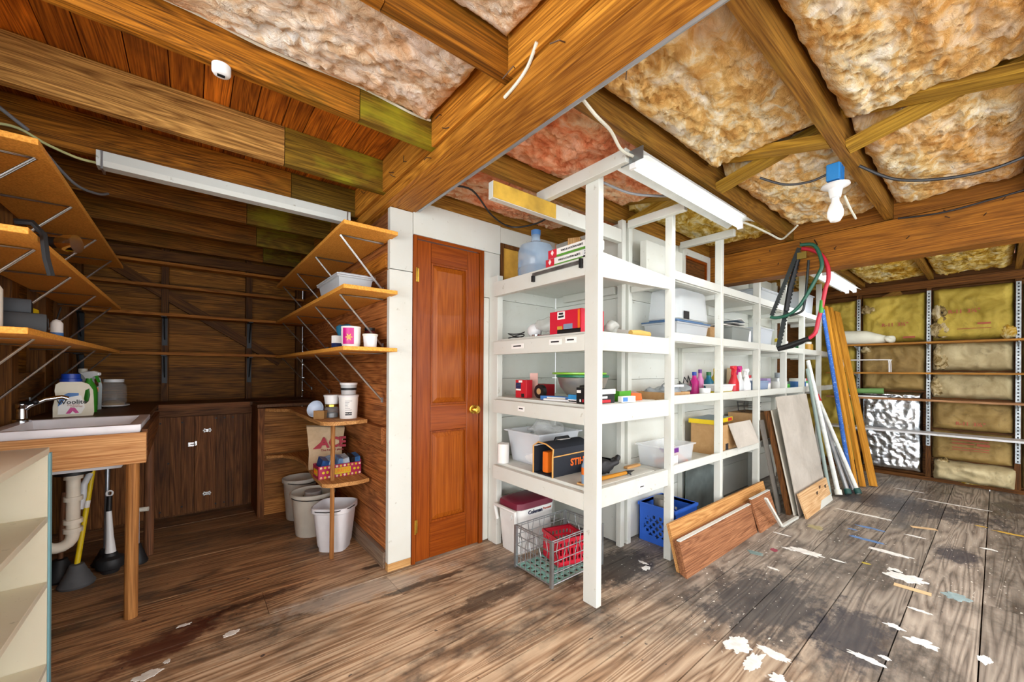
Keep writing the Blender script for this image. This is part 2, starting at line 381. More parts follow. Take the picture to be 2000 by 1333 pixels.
# ================================================================ CEILING
ceil = struct('ceiling')
JB, JT = 2.29, 2.48
nookj = [-1.81, -1.19, -.605, .015, .53, 1.15, 1.72, 2.3]
gj = wood('greenjoist', '#46300a', '#8a6a1c', 0, stain='#9a961e', stain_amt=.75)
for i, y in enumerate(nookj):
    s = -.5+.06*((i*37) % 5-2)
    box('joist', (-2.0 if y > -.1 else -3.4, y-.02, JB), (s, y+.02, JT), W('grainy' if i == 3 else 'joist', 0), ceil)
    box('joist', (s+.003, y-.02, JB+.002), (-.003, y+.021, JT), gj if i > 1 else W('joist', 0), ceil)
    y2 = nookj[i+1] if i+1 < len(nookj) else 2.5
    box('blocking', (-.045, y+.023, JB+.004), (-.004, y2-.022, JT), W('beam', 1), ceil)
box('beam', (0, -5.4, 2.222), (.165, 2.5, 2.42), W('beam', 1), ceil)
box('beam_ledger', (-.028, -5.4, 2.225), (-.001, 2.5, 2.286), W('beam', 1), ceil)
rightj = [-3.68, -3.07, -2.46, -1.85, -1.265, -.6, .02]
for y in rightj: box('joist', (.167, y-.021, JB+.004), (5.6, y+.021, JT), W('brownjoist', 0), ceil)
box('girder', (2.82, -5.4, 2.035), (2.95, -.64, 2.285), W('girder', 1), ceil)
box('girder_batten', (2.8, -5.4, 2.02), (2.96, -.64, 2.034), W('girder', 1), ceil)
for a, b in zip(rightj, rightj[1:]): box('blocking', (2.84, a+.023, 2.295), (2.9, b-.023, JT-.002), W('girder', 1), ceil)
def stick(name, p, q, w, t, m, parent, roll=0, axis_up=None):
    """a straight timber from p to q, w wide (sideways) and t thick (vertical-ish); grain along local x"""
    p, q = Vector(p), Vector(q); d = q-p; L = d.length; x = d.normalized(); up = Vector(axis_up or (0, 0, 1))
    y = up.cross(x); y = y.normalized() if y.length > 1e-4 else x.orthogonal().normalized(); z = x.cross(y)
    o = obj(name, MB().box((-L/2, -w/2, -t/2), (L/2, w/2, t/2)), m, parent)
    M = Matrix((x, y, z)).transposed().to_4x4(); M.translation = (p+q)/2; o.matrix_local = M @ Matrix.Rotation(roll, 4, 'X'); return o
BR = W('bridge', 0)
for x, a, b in ((1.42, -1.85, -1.265), (1.45, -2.46, -1.85), (1.5, -1.265, -.6), (4.3, -1.85, -1.265)):
    stick('bridging', (x-.03, a+.02, JB+.025), (x-.03, b-.02, JT-.03), .085, .038, BR, ceil)
    stick('bridging', (x+.07, a+.02, JT-.03), (x+.07, b-.02, JB+.025), .085, .038, BR, ceil)
random.seed(11)
for k in range(16):
    y = random.uniform(-2.2, .3); z = random.uniform(2.24, 2.4); q = random.choice(((-.03, -1), (.168, 1))); o = obj('nail', MB().tube([(q[0], y, z), (q[0]+q[1]*.03, y+random.uniform(-.02, .02), z-.012), (q[0]+q[1]*.045, y+random.uniform(-.03, .03), z-random.uniform(.0, .04))], .0022, 5), plain('rusty_nail', '#5a4636', .6, .5), ceil)
for k in range(10):
    y = random.uniform(-2.4, -1.0); z = random.uniform(2.08, 2.27); o = obj('nail', MB().tube([(2.819, y, z), (2.785, y+random.uniform(-.02, .02), z+.006)], .0028, 5), plain('rusty_nail', '#5a4636', .6, .5), ceil)
xx = -2.0; i = 0
while xx < -.01:
    wd = random.choice((.1, .115, .13)); x1 = min(xx+wd, -.001)
    box('roof_plank', (xx+.002, -5.4, JT+.002+random.random()*.004), (x1-.002, 2.5, JT+.03), W('plank', 1), ceil); xx += wd
box('roof_sheathing', (-3.4, -5.4, JT+.034), (5.9, 2.6, JT+.06), W('plank', 1), ceil)
# ================================================================ WALLS
def boards(parent, plane, fixed, t, a0, a1, z0, z1, h, m, name='siding_board', skip=None):
    """horizontal boards; plane 'x' = wall lying at x=fixed (runs in y); t = thickness (signed)"""
    z = z0
    if plane == 'x': box('wall_backing', (min(fixed+t, fixed+t*1.8), a0, z0), (max(fixed+t, fixed+t*1.8), a1, z1 if not skip else skip[2]), m, parent)
    else: box('wall_backing', (a0, min(fixed+t*1.02, fixed+t*1.8), z0), (a1, max(fixed+t*1.02, fixed+t*1.8), z1 if not skip else skip[2]), m, parent)
    while z < z1-.01:
        zt = min(z+h, z1); lo, hi = sorted((fixed, fixed+t)); j = random.random()*.002
        spans = [(a0, a1)]
        if skip and not (zt <= skip[2]+.01 or z >= skip[3]-.01): spans = [(a0, skip[0]), (skip[1], a1)]
        for s0, s1 in spans:
            if plane == 'x': box(name, (lo-j, s0, z+.0015), (hi, s1, zt-.0015), m, parent)
            else: box(name, (s0, lo-j, z+.0015), (s1, hi, zt-.0015), m, parent)
        z += h
# nook
wb = struct('wall_nook_back'); boards(wb, 'y', 2.5, .02, -1.72, .02, 0, 2.48, .155, W('siding', 0))
for x in (-1.655, -1.115, -.48, -.03): box('stud', (x-.025, 2.41, 0), (x+.025, 2.498, 2.478), W('stud', 2), wb)
stick('diagonal_brace', (-1.45, 2.45, 2.12), (-.2, 2.45, 1.3), .05, .085, W('stud', 0), wb)
box('top_plate', (-1.72, 2.4, 2.2), (.0, 2.409, 2.285), W('stud', 0), wb)
wl = struct('wall_nook_left'); boards(wl, 'x', -1.72, -.02, -.62, 2.5, 0, 2.48, .155, W('siding', 1))
for y in (.3, .9, 1.5, 2.1): box('stud', (-1.718, y-.05, 0), (-1.64, y+.05, 2.478), W('stud', 2), wl)
box('wall_rail', (-1.66, .96, 1.05), (-1.642, 1.44, 1.2), W('stud', 1), wl)
wr = struct('wall_nook_right'); boards(wr, 'x', .022, .02, .03, 2.5, 0, 2.22, .142, W('redsiding', 1))
for y in (.6, 1.2, 1.9): box('stud', (.045, y-.03, 0), (.1, y+.03, 2.2), W('stud', 2), wr)
box('wall_rail', (-.004, .045, 1.86), (.02, 2.4, 1.95), W('ledge', 1), wr)
box('wall_rail', (-.02, .06, .77), (.02, 1.5, .872), W('redsiding', 1), wr)
bb = struct('baseboard_nook'); bbm = wood('worn_base', '#6b4a36', '#b39a80', 1, stain='#8e8478', stain_amt=.7); box('base_strip', (-.006, .05, .001), (.02, 1.52, .1), bbm, bb)
# door wall (white boards)
wd_ = struct('wall_door')
def wp(a, b, name='panel_board'): return box(name, a, b, WHITE, wd_, bev=.002)
wp((0.0, -.012, .05), (.148, .028, 1.84)); wp((.002, -.011, 1.845), (.149, .028, 2.218))
box('sill_patch', (.0, -.01, .002), (.148, .028, .049), W('tan', 0), wd_)
wp((.152, -.012, 2.085), (.84, .028, 2.296)); wp((.692, -.01, 1.755), (.838, .028, 2.082)); wp((.692, -.01, .01), (.742, .028, 1.75)); wp((.842, -.01, 2.175), (1.41, .028, 2.29))
boards(wd_, 'y', -.006, .034, .745, 1.425, .01, 1.87, .29, WHITE, 'panel_board')
wp((1.225, -.008, 1.873), (1.42, .028, 2.172))
box('stud_end', (.744, -.11, 0.0), (.79, -.009, 1.9), WHITE, wd_, bev=.002)
# closet side and the wall behind the long shelves
wc = struct('wall_closet_side'); boards(wc, 'x', 1.428, .03, -.64, -.008, .01, 2.28, .29, WHITE, 'panel_board')
wst = struct('wall_storage'); boards(wst, 'y', -.64, .03, 1.46, 4.6, .01, 2.28, .29, WHITE, 'panel_board', skip=(2.24, 2.79, 2.03, 2.32))
boards(wst, 'y', -.64, .03, 4.603, 5.6, .01, 2.28, .29, W('darkpanel', 0), 'panel_board')
for x in (1.395, 1.475, 2.24, 2.99, 3.72, 4.4): box('wall_post', (x, -.682, 0), (x+.042, -.642, 2.286), WHITE, wst, bev=.002)
# far wall
wf = struct('wall_far'); boards(wf, 'x', 5.7, .03, -5.4, -.6, 0, 2.48, .3, W('stud', 1))
SY = (-.62, -1.225, -1.835, -2.465, -3.07)
for y in SY: box('stud', (5.62, y-.022, .03), (5.698, y+.022, 2.2), W('stud', 2), wf)
box('top_plate', (5.6, -5.4, 2.2), (5.698, -.62, 2.288), W('stud', 1), wf); box('sill_plate', (5.61, -5.4, 0), (5.698, -.62, .04), W('stud', 1), wf)
stick('diagonal_brace', (5.64, -.75, 1.75), (5.64, -1.6, 2.2), .03, .08, W('brownjoist', 0), wf)
# ================================================================ DOORS
DM, DP = W('door', 2), W('doorpanel', 2); DH = W('door', 0)
d1 = struct('door_1', 'narrow two-panel varnished wooden door beside the white shelving')
BRASS = plain('brass', '#d9b24a', .25, 1, .1)
box('stile', (.178, -.012, .008), (.278, .023, 2.055), DM, d1, .003); box('stile', (.555, -.012, .008), (.655, .023, 2.055), DM, d1, .003)
for z0, z1 in ((.008, .235), (.83, 1.0), (1.925, 2.055)): box('rail', (.279, -.012, z0), (.554, .023, z1), DH, d1, .003)
for z0, z1 in ((.236, .829), (1.001, 1.924)):
    mb = MB(); i, dpt = .045, .014   # raised field with sloped border
    x0, x1 = .279, .554
    mb.hexa([(x0, .02, z0), (x1, .02, z0), (x1, .02, z1), (x0, .02, z1), (x0, .0, z0), (x1, .0, z0), (x1, .0, z1), (x0, .0, z1)])
    p = obj('panel', mb, DP, d1)
    mb = MB().hexa([(x0+.012, 0, z0+.012), (x1-.012, 0, z0+.012), (x1-.012, 0, z1-.012), (x0+.012, 0, z1-.012), (x0+i, -.011, z0+i), (x1-i, -.011, z0+i), (x1-i, -.011, z1-i), (x0+i, -.011, z1-i)]); obj('raised_field', mb, DP, d1)
    for a, b in (((x0, -.011, z0), (x0+.012, .001, z1)), ((x1-.012, -.011, z0), (x1, .001, z1)), ((x0+.012, -.011, z0), (x1-.012, .001, z0+.012)), ((x0+.012, -.011, z1-.012), (x1-.012, .001, z1))): box('panel_moulding', a, b, DM, d1)
kn = obj('knob', MB().lathe([(.0, 0), (.03, 0), (.03, .006), (.012, .012), (.012, .03), (.026, .04), (.029, .052), (.02, .064), (0, .066)], n=20).xf(Matrix.Translation((.605, -.012, .955)) @ Matrix.Rotation(math.pi/2, 4, 'X')), BRASS, d1, True)
for z in (1.83, .235):
    mb = MB().tube([(.172, -.018, z-.045), (.172, -.018, z+.045)], .007, 8); mb.box((.158, -.0155, z-.042), (.19, -.0125, z+.042)); obj('hinge', mb, BRASS, d1)
tr = struct('trim_1', 'brown door frame'); 
for a, b in (((.152, -.018, .002), (.175, .026, 2.08)), ((.658, -.018, .002), (.69, .026, 2.08)), ((.176, -.018, 2.06), (.657, .026, 2.08))): box('jamb', a, b, DM if a[2] < 1 else DH, tr)
d2 = struct('door_2', 'small cupboard door with yellow panel above the shelves')
ym = plain('yellow_board', '#d9a640', .6, var=.15)
for a, b in (((.846, -.012, 1.872), (.872, .026, 2.172)), ((1.195, -.012, 1.872), (1.222, .026, 2.172)), ((.872, -.012, 2.145), (1.195, .026, 2.172))): box('cupboard_frame', a, b, W('darkpanel', 2), d2)
box('cupboard_panel', (.873, .0, 1.872), (1.194, .02, 2.144), ym, d2)
d3 = struct('door_3', 'cupboard door with white frame and brown panel behind the shelves')
for a, b in (((2.285, -.652, 2.03), (2.33, -.61, 2.28)), ((2.745, -.652, 2.03), (2.79, -.61, 2.28)), ((2.33, -.652, 2.225), (2.745, -.61, 2.28))): box('cupboard_frame', a, b, WHITE, d3)
for a, b in (((2.331, -.646, 2.03), (2.355, -.62, 2.224)), ((2.72, -.646, 2.03), (2.744, -.62, 2.224)), ((2.355, -.646, 2.2), (2.72, -.62, 2.224))): box('inner_frame', a, b, W('door', 0), d3)
box('cupboard_panel', (2.356, -.634, 2.03), (2.719, -.62, 2.199), W('darkpanel', 0), d3)
# ================================================================ INSULATION
PINK = fluff('fluff_pink', ('#dcae80', '#f2d6b2', '#faecd8', '#fffaf2', '#ffe8dc'))
ROSE = fluff('fluff_rose', ('#d08458', '#eeae80', '#f6cfa6', '#fbe8cc', '#ffbfae'))
GOLD = fluff('fluff_gold', ('#d8a45c', '#eec680', '#f8e4b8', '#fff8e6', '#ffe4cc'))
YELL = fluff('fluff_yellow', ('#a87c28', '#d6b04a', '#ecd48a', '#f9efc8', '#fce8a8'))
def batt(label, x0, x1, y0, y1, z, bulge, m, seed, up=.07):
    nx, ny = max(8, int((x1-x0)/.013)), max(8, int((y1-y0)/.013))
    def fn(u, v):
        e = min(u, 1-u)*(x1-x0), min(v, 1-v)*(y1-y0); edge = min(1, min(e)/.09); s = math.sin(edge*math.pi/2)
        x, y = x0+u*(x1-x0), y0+v*(y1-y0); p = (x*3+seed, y*3, seed)
        big = noise.noise(Vector((x*2.2+seed, y*2.6, 1))); med = Fb((x*6+seed, y*9, 3), .8, 5); rid = abs(noise.noise(Vector((x*6+2.2*med, y*7+seed, 2))))
        zz = z - s*(bulge + .03*big) - s*(.02*med) + .02*max(0, .2-rid)/.2*s - .007*noise.noise(Vector((x*24, y*24+seed, med*2)))*s + (1-s)*.012*med
        if u in (0., 1.) or v in (0., 1.): zz = z+up
        jx = .014*noise.noise(Vector((y*9, seed, 5)))*(1-s); jy = .014*noise.noise(Vector((x*9, seed, 9)))*(1-s)
        return (x+jx if 0 < u < 1 else x, y+jy if 0 < v < 1 else y, min(zz, JT))
    o = obj('insulation_batt', MB().grid(fn, nx, ny), m, None, True, False)
    return tag(o, label, 'insulation', 'insulation batts between the ceiling joists')
batt('cream and pink glass wool between the two joists above the sink nook', -3.3, -.055, -1.165, -.632, 2.42, .05, PINK, 1., .055)
batt('cream glass wool batt in the bay just in front of the main beam end', -3.3, -.05, -1.78, -1.215, 2.42, .05, PINK, 4., .055)
batt('bright pink glass wool low above the white wall over the door', .17, 1.38, -.57, .0, 2.4, .04, ROSE, 7.)
batt('orange pink glass wool beside the main beam over the white post', .17, 1.44, -1.235, -.63, 2.41, .045, ROSE, 12.)
batt('golden glass wool in the bay over the long shelves past the bridging', 1.52, 2.8, -1.235, -.63, 2.4, .04, YELL, 15.)
batt('large golden glass wool batt between main beam and wooden bridging', .17, 1.37, -1.82, -1.295, 2.41, .05, GOLD, 21.)
batt('golden glass wool batt behind the bare bulb up to the girder', 1.5, 2.79, -1.82, -1.295, 2.4, .045, GOLD, 25.)
batt('streaky yellow glass wool batt at the top corner by the main beam', .17, 1.4, -2.43, -1.88, 2.4, .055, GOLD, 31.)
batt('pale yellow glass wool batt above the loose black cable', 1.52, 2.8, -2.43, -1.88, 2.4, .05, GOLD, 35.)
batt('yellow glass wool beyond the girder above the white roll', 3.0, 5.55, -1.82, -1.295, 2.35, .04, YELL, 41.)
batt('yellow glass wool beyond the girder in the second bay of the insulated wall', 3.0, 5.55, -2.43, -1.88, 2.35, .04, YELL, 45.)
batt('glass wool over the far end of the long shelves beyond the girder', 3.0, 5.55, -1.235, -.63, 2.35, .03, YELL, 49.)
batt('glass wool beyond the girder at the edge of view', 3.0, 5.55, -3.04, -2.49, 2.35, .04, YELL, 52.)
batt('glass wool beside the girder at the edge of view', .17, 2.8, -3.04, -2.49, 2.36, .05, GOLD, 55.)
# ---- faced batts on the far wall
KT = paper('kraft_yellow', '#8f7a1e', '#c9b04a', '#4a3e14', .35); KB = paper('kraft_brown', '#6e5526', '#a98d52', '#3a2c14', .45)
KL = paper('kraft_light', '#8f7c50', '#cdbf95', '#4c3d22', .4); FOIL = paper('foil', '#aab2b8', '#eef2f4', '#5c5f60', .25, 1, .22, 6)
RED = plain('print_red', '#a8543a', .7)
def faced(name, label, y0, y1, z0, z1, m, seed, x=5.64, amp=.03, fine=10, cat='insulation'):
    ny, nz = max(6, int((y1-y0)/.016)), max(6, int((z1-z0)/.016))
    def fn(u, v):
        y, zz = y0+u*(y1-y0), z0+v*(z1-z0); e = min(min(u, 1-u)*(y1-y0), min(v, 1-v)*(z1-z0)); s = min(1, e/.05)
        n1 = noise.noise(Vector((y*4+seed, zz*4, 0))); r = 1-abs(noise.noise(Vector((y*fine+2*n1+seed, zz*fine*.8, 4)))); r2 = 1-abs(noise.noise(Vector((y*fine*.5+seed, zz*fine*.4+n1, 8))))
        xx = x - s*amp*(1+.7*n1) - amp*.8*r*r*s - amp*.7*r2**3*s
        if u in (0., 1.) or v in (0., 1.): xx = 5.696
        return (xx, y+.008*noise.noise(Vector((zz*8, seed, 1)))*(1-s), zz+.012*noise.noise(Vector((y*8, seed, 2)))*(1-s))
    o = thing(name, label, cat, (5.69, (y0+y1)/2, z0)); 
    p = obj('facing', MB().grid(fn, ny, nz), m, o, True, False); p.location -= Vector(o.location)
    return o
def prt(parent, s, y, z, size, sx=1, x=5.553): text('print', s, size, Matrix.Translation(-Vector(parent.location)) @ facing((x, y, z), (-1, 0, 0)), RED, parent, extrude=.001, sx=sx, bold=.0015)
def bar(parent, y, z, w_, h_): o = box('print_bar', (5.5525, y-w_/2, z-h_/2), (5.5535, y+w_/2, z+h_/2), RED, parent); o.location -= parent.location   # print too worn to read
bays = [(-.645, -1.2), (-1.25, -1.81), (-1.86, -2.44), (-2.49, -3.05)]
gp = 'paper-faced insulation on the far wall'
f1 = faced('faced_insulation', 'yellow paper-faced insulation printed R-11 above the white roll', -1.81, -1.25, 1.6, 2.17, KT, 1.)
prt(f1, 'R-11  3½"', -1.56, 1.8, .055); bar(f1, -1.68, 1.645, .1, .022)
f2 = faced('faced_insulation', 'yellow paper-faced insulation with torn dark corner in the second bay', -2.44, -1.86, 1.6, 2.18, KT, 5.)
prt(f2, 'R-11  3½"', -2.1, 1.9, .055); bar(f2, -2.24, 1.76, .09, .02); bar(f2, -2.17, 1.71, .24, .006)
f3 = faced('faced_insulation', 'brown paper-faced insulation behind the white wire rack', -1.81, -1.25, 1.02, 1.58, KB, 9.)
f4 = faced('faced_insulation', 'pale crumpled paper patch between the upper two wall shelves', -2.44, -1.86, 1.26, 1.58, KL, 13., amp=.03, fine=7)
f5 = faced('faced_insulation', 'wrinkled tan paper facing between the second and third wall shelves', -2.44, -1.86, .95, 1.24, KL, 17.)
f6 = faced('faced_insulation', 'brown paper facing with red lettering just above the white wall shelf', -2.44, -1.86, .6, .93, KB, 19.)
prt(f6, 'R-11  3½"', -2.15, .68, .05)
f7 = faced('faced_insulation', 'brown paper facing with lines of red print below the white wall shelf', -2.44, -1.86, .26, .58, KB, 23.)
for y, z, w_, h_ in ((-2.15, .5, .26, .012), (-2.1, .465, .16, .012), (-2.24, .465, .09, .026), (-2.15, .42, .26, .01), (-2.15, .395, .26, .006)): bar(f7, y, z, w_, h_)
f8 = faced('faced_insulation', 'torn rolled-up paper and wool along the foot of the far wall', -2.46, -1.87, .03, .25, KL, 27., amp=.05, fine=8, x=5.6)
f9 = faced('faced_insulation', 'yellow paper-faced insulation left of the first metal standard behind the poles', -1.2, -.645, .1, 2.15, KT, 31.)
f10 = faced('faced_insulation', 'paper-faced insulation in the last bay at the picture edge', -3.05, -2.49, .05, 2.15, KB, 37.)
fo = faced('foil_sheet', 'crinkled silver foil sheet low on the far wall', -1.79, -1.25, .06, 1.0, FOIL, 41., amp=.016, fine=30, x=5.63, cat='foil')
def tuft(parent, y, z, ry, rz, m, seed):
    mb = MB().sphere((0, 0, 0), 1, 24); 
    for v in mb.bm.verts:
        n_ = Fb((v.co.x*2+seed, v.co.y*2, v.co.z*2), 1., 5); v.co *= (1+.45*n_); v.co = Vector((v.co.x*.03, v.co.y*ry, v.co.z*rz))
    o = obj('torn_wool', mb, m, parent, True, False); o.location = Vector((5.6, y, z))-Vector(parent.location)
WOOL = fluff('wool_dirty', ('#2a2620', '#8a7448', '#cdb98a', '#e8dcbc'))
for a in ((f2, -1.92, 1.9, .06, .1), (f2, -1.93, 1.72, .08, .09), (f1, -1.33, 2.0, .07, .06), (f4, -1.93, 1.42, .06, .14), (f5, -1.9, 1.08, .05, .1), (f8, -1.95, .17, .07, .1), (f8, -2.2, .1, .2, .06), (f3, -1.3, 1.5, .05, .05), (f2, -2.4, 1.66, .05, .06)): tuft(*a, WOOL if a[1] > -2 else YELL, a[1]*9+a[2])
# ================================================================ NOOK
STEEL = plain('steel_rod', '#b8bcc0', .3, 1, .1); DARKSTEEL = plain('dark_steel', '#2b2c2e', .45, .6, .15); CHROME = plain('chrome', '#d5d9dc', .12, 1, .03)
BLACK = plain('black_plastic', '#0d0e10', .5, var=.1); RUBBER = plain('black_rubber', '#202022', .55, var=.15); GREYRUB = plain('grey_rubber', '#57585a', .75, var=.15, bump=.2)
WPL = plain('white_plastic', '#e9eaea', .35, var=.03); OFFW = plain('offwhite_plastic', '#dedccf', .4, var=.06); PVC = plain('pvc', '#e6ddcb', .35, var=.08)
PART = particle(); ENAMEL = plain('enamel', '#f1f3f8', .2, var=.05); BLUE = plain('blue_plastic', '#1440a8', .4, var=.05); REDP = plain('red_plastic', '#c01f2c', .4, var=.05)
YEL = plain('yellow_plastic', '#e3c414', .4, var=.05); GRN = plain('green_plastic', '#3c9a2c', .4, var=.05); INK = plain('ink', '#1c1c22', .6, var=0); TEAL = plain('teal', '#1f6f6a', .45)
CARD = paper('cardboard', '#a9814f', '#c9a272', '#8a6538', .25, sc=5); GREYCARD = paper('grey_card', '#aaa398', '#c2bbb0', '#968d80', .3, sc=4); KRAFT = paper('kraft_bag', '#bda27c', '#dcc5a2', '#9c805a', .25, sc=6)
ORANGE = plain('orange_plastic', '#e8741c', .45, var=.06); PURPLE = plain('purple', '#6a2a86', .45); MAG = plain('magenta', '#c3147e', .4); LBLUE = plain('label_blue', '#3f76b8', .5); WLAB = plain('white_label', '#f2f1ec', .55, var=.03); DGRN = plain('dark_green', '#1e6b34', .5)
def wire_shelf(label, wallx, sgn, y0, y1, z, ys, group):
    t = thing('bracket_shelf', label, 'shelf', (wallx, y0, z-.3), group=group); L = Vector(t.location)
    e = wallx+sgn*.29; a, b = sorted((wallx+sgn*-.015 if sgn < 0 else wallx, e))
    o = obj('board', MB().box((a, y0, z), (b, y1, z+.022)).bevel(.0015, 1), PART, t); o.location -= L
    for y in ys:
        c = wallx+sgn*.255; w0 = wallx
        mb = MB()
        for dy in (-.006, .006): mb.tube([(w0, y+dy, z-.006), (c, y+dy, z-.006), (w0+sgn*.004, y+dy, z-.295)], .0048, 6)
        mb.box((min(w0, w0+sgn*.006), y-.012, z-.31), (max(w0, w0+sgn*.006), y+.012, z-.28))
        o = obj('bracket', mb, STEEL, t); o.location -= L
    return t
RB = (.09, .68, 1.3, 1.95); LB = (-.07, .5, 1.13, 1.73)
G1, G2 = 'wire-bracket shelves on the wall by the door', 'wire-bracket shelves over the sink'
wire_shelf('uppermost orange shelf on wire brackets on the wall by the door, empty', -.001, -1, -.1, 2.1, 2.02, RB, G1)
wire_shelf('middle orange wire-bracket shelf by the door carrying a clear tote', -.001, -1, -.1, 2.1, 1.672, RB, G1)
wire_shelf('lowest orange wire-bracket shelf by the door carrying tubs', -.001, -1, -.1, 2.1, 1.335, RB, G1)
wire_shelf('uppermost shelf on wire brackets above the sink, empty', -1.638, 1, -.2, 2.02, 2.012, LB, G2)
wire_shelf('middle wire-bracket shelf above the sink with the flashlight', -1.638, 1, -.3, 1.9, 1.672, LB, G2)
wire_shelf('lowest wire-bracket shelf above the sink with the battery charger', -1.638, 1, -.3, 1.85, 1.34, LB, G2)
# ledges across the back wall
for z, lab, br in ((2.165, 'highest narrow ledge board across the back wall of the nook', 0), (1.965, 'second narrow ledge board across the nook back wall', 0), (1.705, 'third ledge board on black brackets across the nook back wall', 1), (1.365, 'lowest ledge board on black brackets across the nook back wall', 1)):
    t = thing('ledge_shelf', lab, 'shelf', (-.85, 2.4, z-.02), group='ledges on the nook back wall'); L = Vector(t.location)
    o = box('board', (-1.6, 2.22 if br else 2.3, z-.02), (-.006, 2.398, z+.004), W('ledge', 0), t); o.location -= L
    if br:
        for x in (-1.63, -1.115, -.48):
            mb = MB().box((x-.018, 2.4, z-.27), (x+.018, 2.408, z-.022)); mb.box((x-.018, 2.23, z-.028), (x+.018, 2.4, z-.021)); mb.hexa([(x-.004, 2.38, z-.2), (x+.004, 2.38, z-.2), (x+.004, 2.4, z-.22), (x-.004, 2.4, z-.22), (x-.004, 2.25, z-.03), (x+.004, 2.25, z-.03), (x+.004, 2.29, z-.03), (x-.004, 2.29, z-.03)])
            o = obj('bracket', mb, DARKSTEEL, t); o.location -= L
# counter, plank cabinet under it
ct = thing('countertop', 'dark brown wooden counter along the nook back wall', 'counter', (-.8, 1.9, .9))
for a, b, n, m in (((-1.6, 1.9, .905), (-.004, 2.405, .932), 'top', W('counter', 0)), ((-1.13, 1.878, .89), (-.52, 1.899, .936), 'edge_strip', W('cabinet', 0)), ((-.5, 1.546, .905), (-.004, 1.899, .93), 'top', W('counter', 1))):
    o = box(n, a, b, m, ct); o.location -= ct.location
cb = thing('plank_cabinet', 'low dark cabinet of upright planks under the back counter', 'cabinet', (-1.1, 1.97, 0)); L = Vector(cb.location)
def cbx(n, a, b, m, p=cb): o = box(n, a, b, m, p); o.location -= L; return o
cbx('carcass', (-1.6, 1.965, 0.0), (-.5, 2.3, .9), W('cabinet', 2)); cbx('face_rail', (-1.6, 1.935, .83), (-.5, 1.962, .888), W('cabinet', 0))
def planks(dn, xs, z0=.02, z1=.826):
    d = bpy.data.objects.new(dn, None); COL.objects.link(d); d.parent = cb
    for a, b in zip(xs, xs[1:]):
        o = box('plank', (a+.001, 1.938-random.random()*.003, z0), (b-.001, 1.962, z1), W('cabinet', 2), d); o.location -= L
    return d
planks('side_panel', (-1.6, -1.5, -1.4, -1.28, -1.17))
ld = planks('cabinet_door', (-1.168, -1.06, -.99, -.905)); rd = planks('cabinet_door', (-.903, -.82, -.76, -.69, -.63, -.565)); planks('side_panel', (-.564, -.5))
HW = plain('hinge_metal', '#d8dadb', .3, .9)
for z in (.7, .16):
    mb = MB()
    for s in (-1, 1):
        for a in range(5): mb.sphere((-.82+s*(.016+.008*math.cos(a*1.26)), 1.933, z+.012*math.sin(a*1.26)), .007, 8, (1, .35, 1))
    mb.box((-.824, 1.93, z-.012), (-.816, 1.936, z+.012)); o = obj('hinge', mb, HW, rd); o.location -= L
mb = MB().box((-.945, 1.93, .575), (-.908, 1.936, .608)); mb.box((-.902, 1.93, .58), (-.888, 1.936, .615)); mb.tube([(-.93, 1.926, .592), (-.895, 1.926, .592)], .004, 6); o = obj('latch', mb, HW, ld); o.location -= L
for x, z in ((-1.12, .78), (-.985, .78), (-.76, .8), (-.7, .8), (-.64, .8), (-1.12, .06), (-.985, .08), (-.76, .06), (-.7, .06), (-.64, .06), (-1.07, .45)):
    o = obj('plug_hole', MB().lathe([(0, 0), (.007, 0), (.007, .004), (0, .004)], n=10).xf(Matrix.Translation((x, 1.9375, z)) @ Matrix.Rotation(math.pi/2, 4, 'X')), BLACK, ld if x < -.9 else rd); o.location -= L
# planked partition carrying the corner of the counter
pt = thing('plank_partition', 'brown horizontal-board partition behind the buckets', 'partition', (-.25, 1.55, 0)); L = Vector(pt.location)
for i in range(7):
    z0 = .005+i*.128; o = box('board', (-.452, 1.53-random.random()*.003, z0), (-.006, 1.552, min(z0+.126, .9)), wood('partition', '#74441a', '#c98d4a', 0, stain='#3b230f', stain_amt=.6, vary=.22), pt); o.location -= L
for a, b in (((-.5, 1.512, 0), (-.453, 1.556, .9)), ((-.5, 1.56, 0), (-.475, 1.93, .9))): o = box('corner_post', a, b, W('cabinet', 2), pt); o.location -= L
# corner shelf with dowel
cs = thing('corner_shelf', 'two-tier pine corner shelf on a round dowel leg by the door', 'shelf', (-.2, .4, 0)); L = Vector(cs.location)
def arc(cx, cy, r, a0, a1, n=8): return [(cx+r*math.cos(math.radians(a0+(a1-a0)*i/n)), cy+r*math.sin(math.radians(a0+(a1-a0)*i/n))) for i in range(n+1)]
top = [(-.022, .3), (-.1, .275)] + arc(-.2, .375, .1, 270, 195, 8) + [(-.305, .6), (-.3, 1.25)] + arc(-.37, 1.3, .07, 0, 60, 4) + [(-.45, 1.5), (-.45, 1.527), (-.022, 1.527)]
low = [(-.003, .31), (-.09, .285)] + arc(-.2, .385, .09, 270, 200, 8) + [(-.28, .6), (-.24, 1.05)] + [(-.26, 1.32)] + [(-.33, 1.45), (-.44, 1.5), (-.44, 1.527), (-.003, 1.527)]
for n, p, z in (('top_board', top, .876), ('lower_board', low, .482)): o = obj(n, MB().prism(p, 2, z, z+.024), wood('pineshelf', '#a06a35', '#dba869', 1, vary=.1), cs); o.location -= L
o = obj('dowel_leg', MB().tube([(-.215, .392, 0), (-.212, .395, .482)], .014, 12), W('dowel', 2), cs); o.location -= L
o = obj('dowel_leg', MB().tube([(-.212, .395, .506), (-.209, .398, .876)], .014, 12), W('dowel', 2), cs); o.location -= L
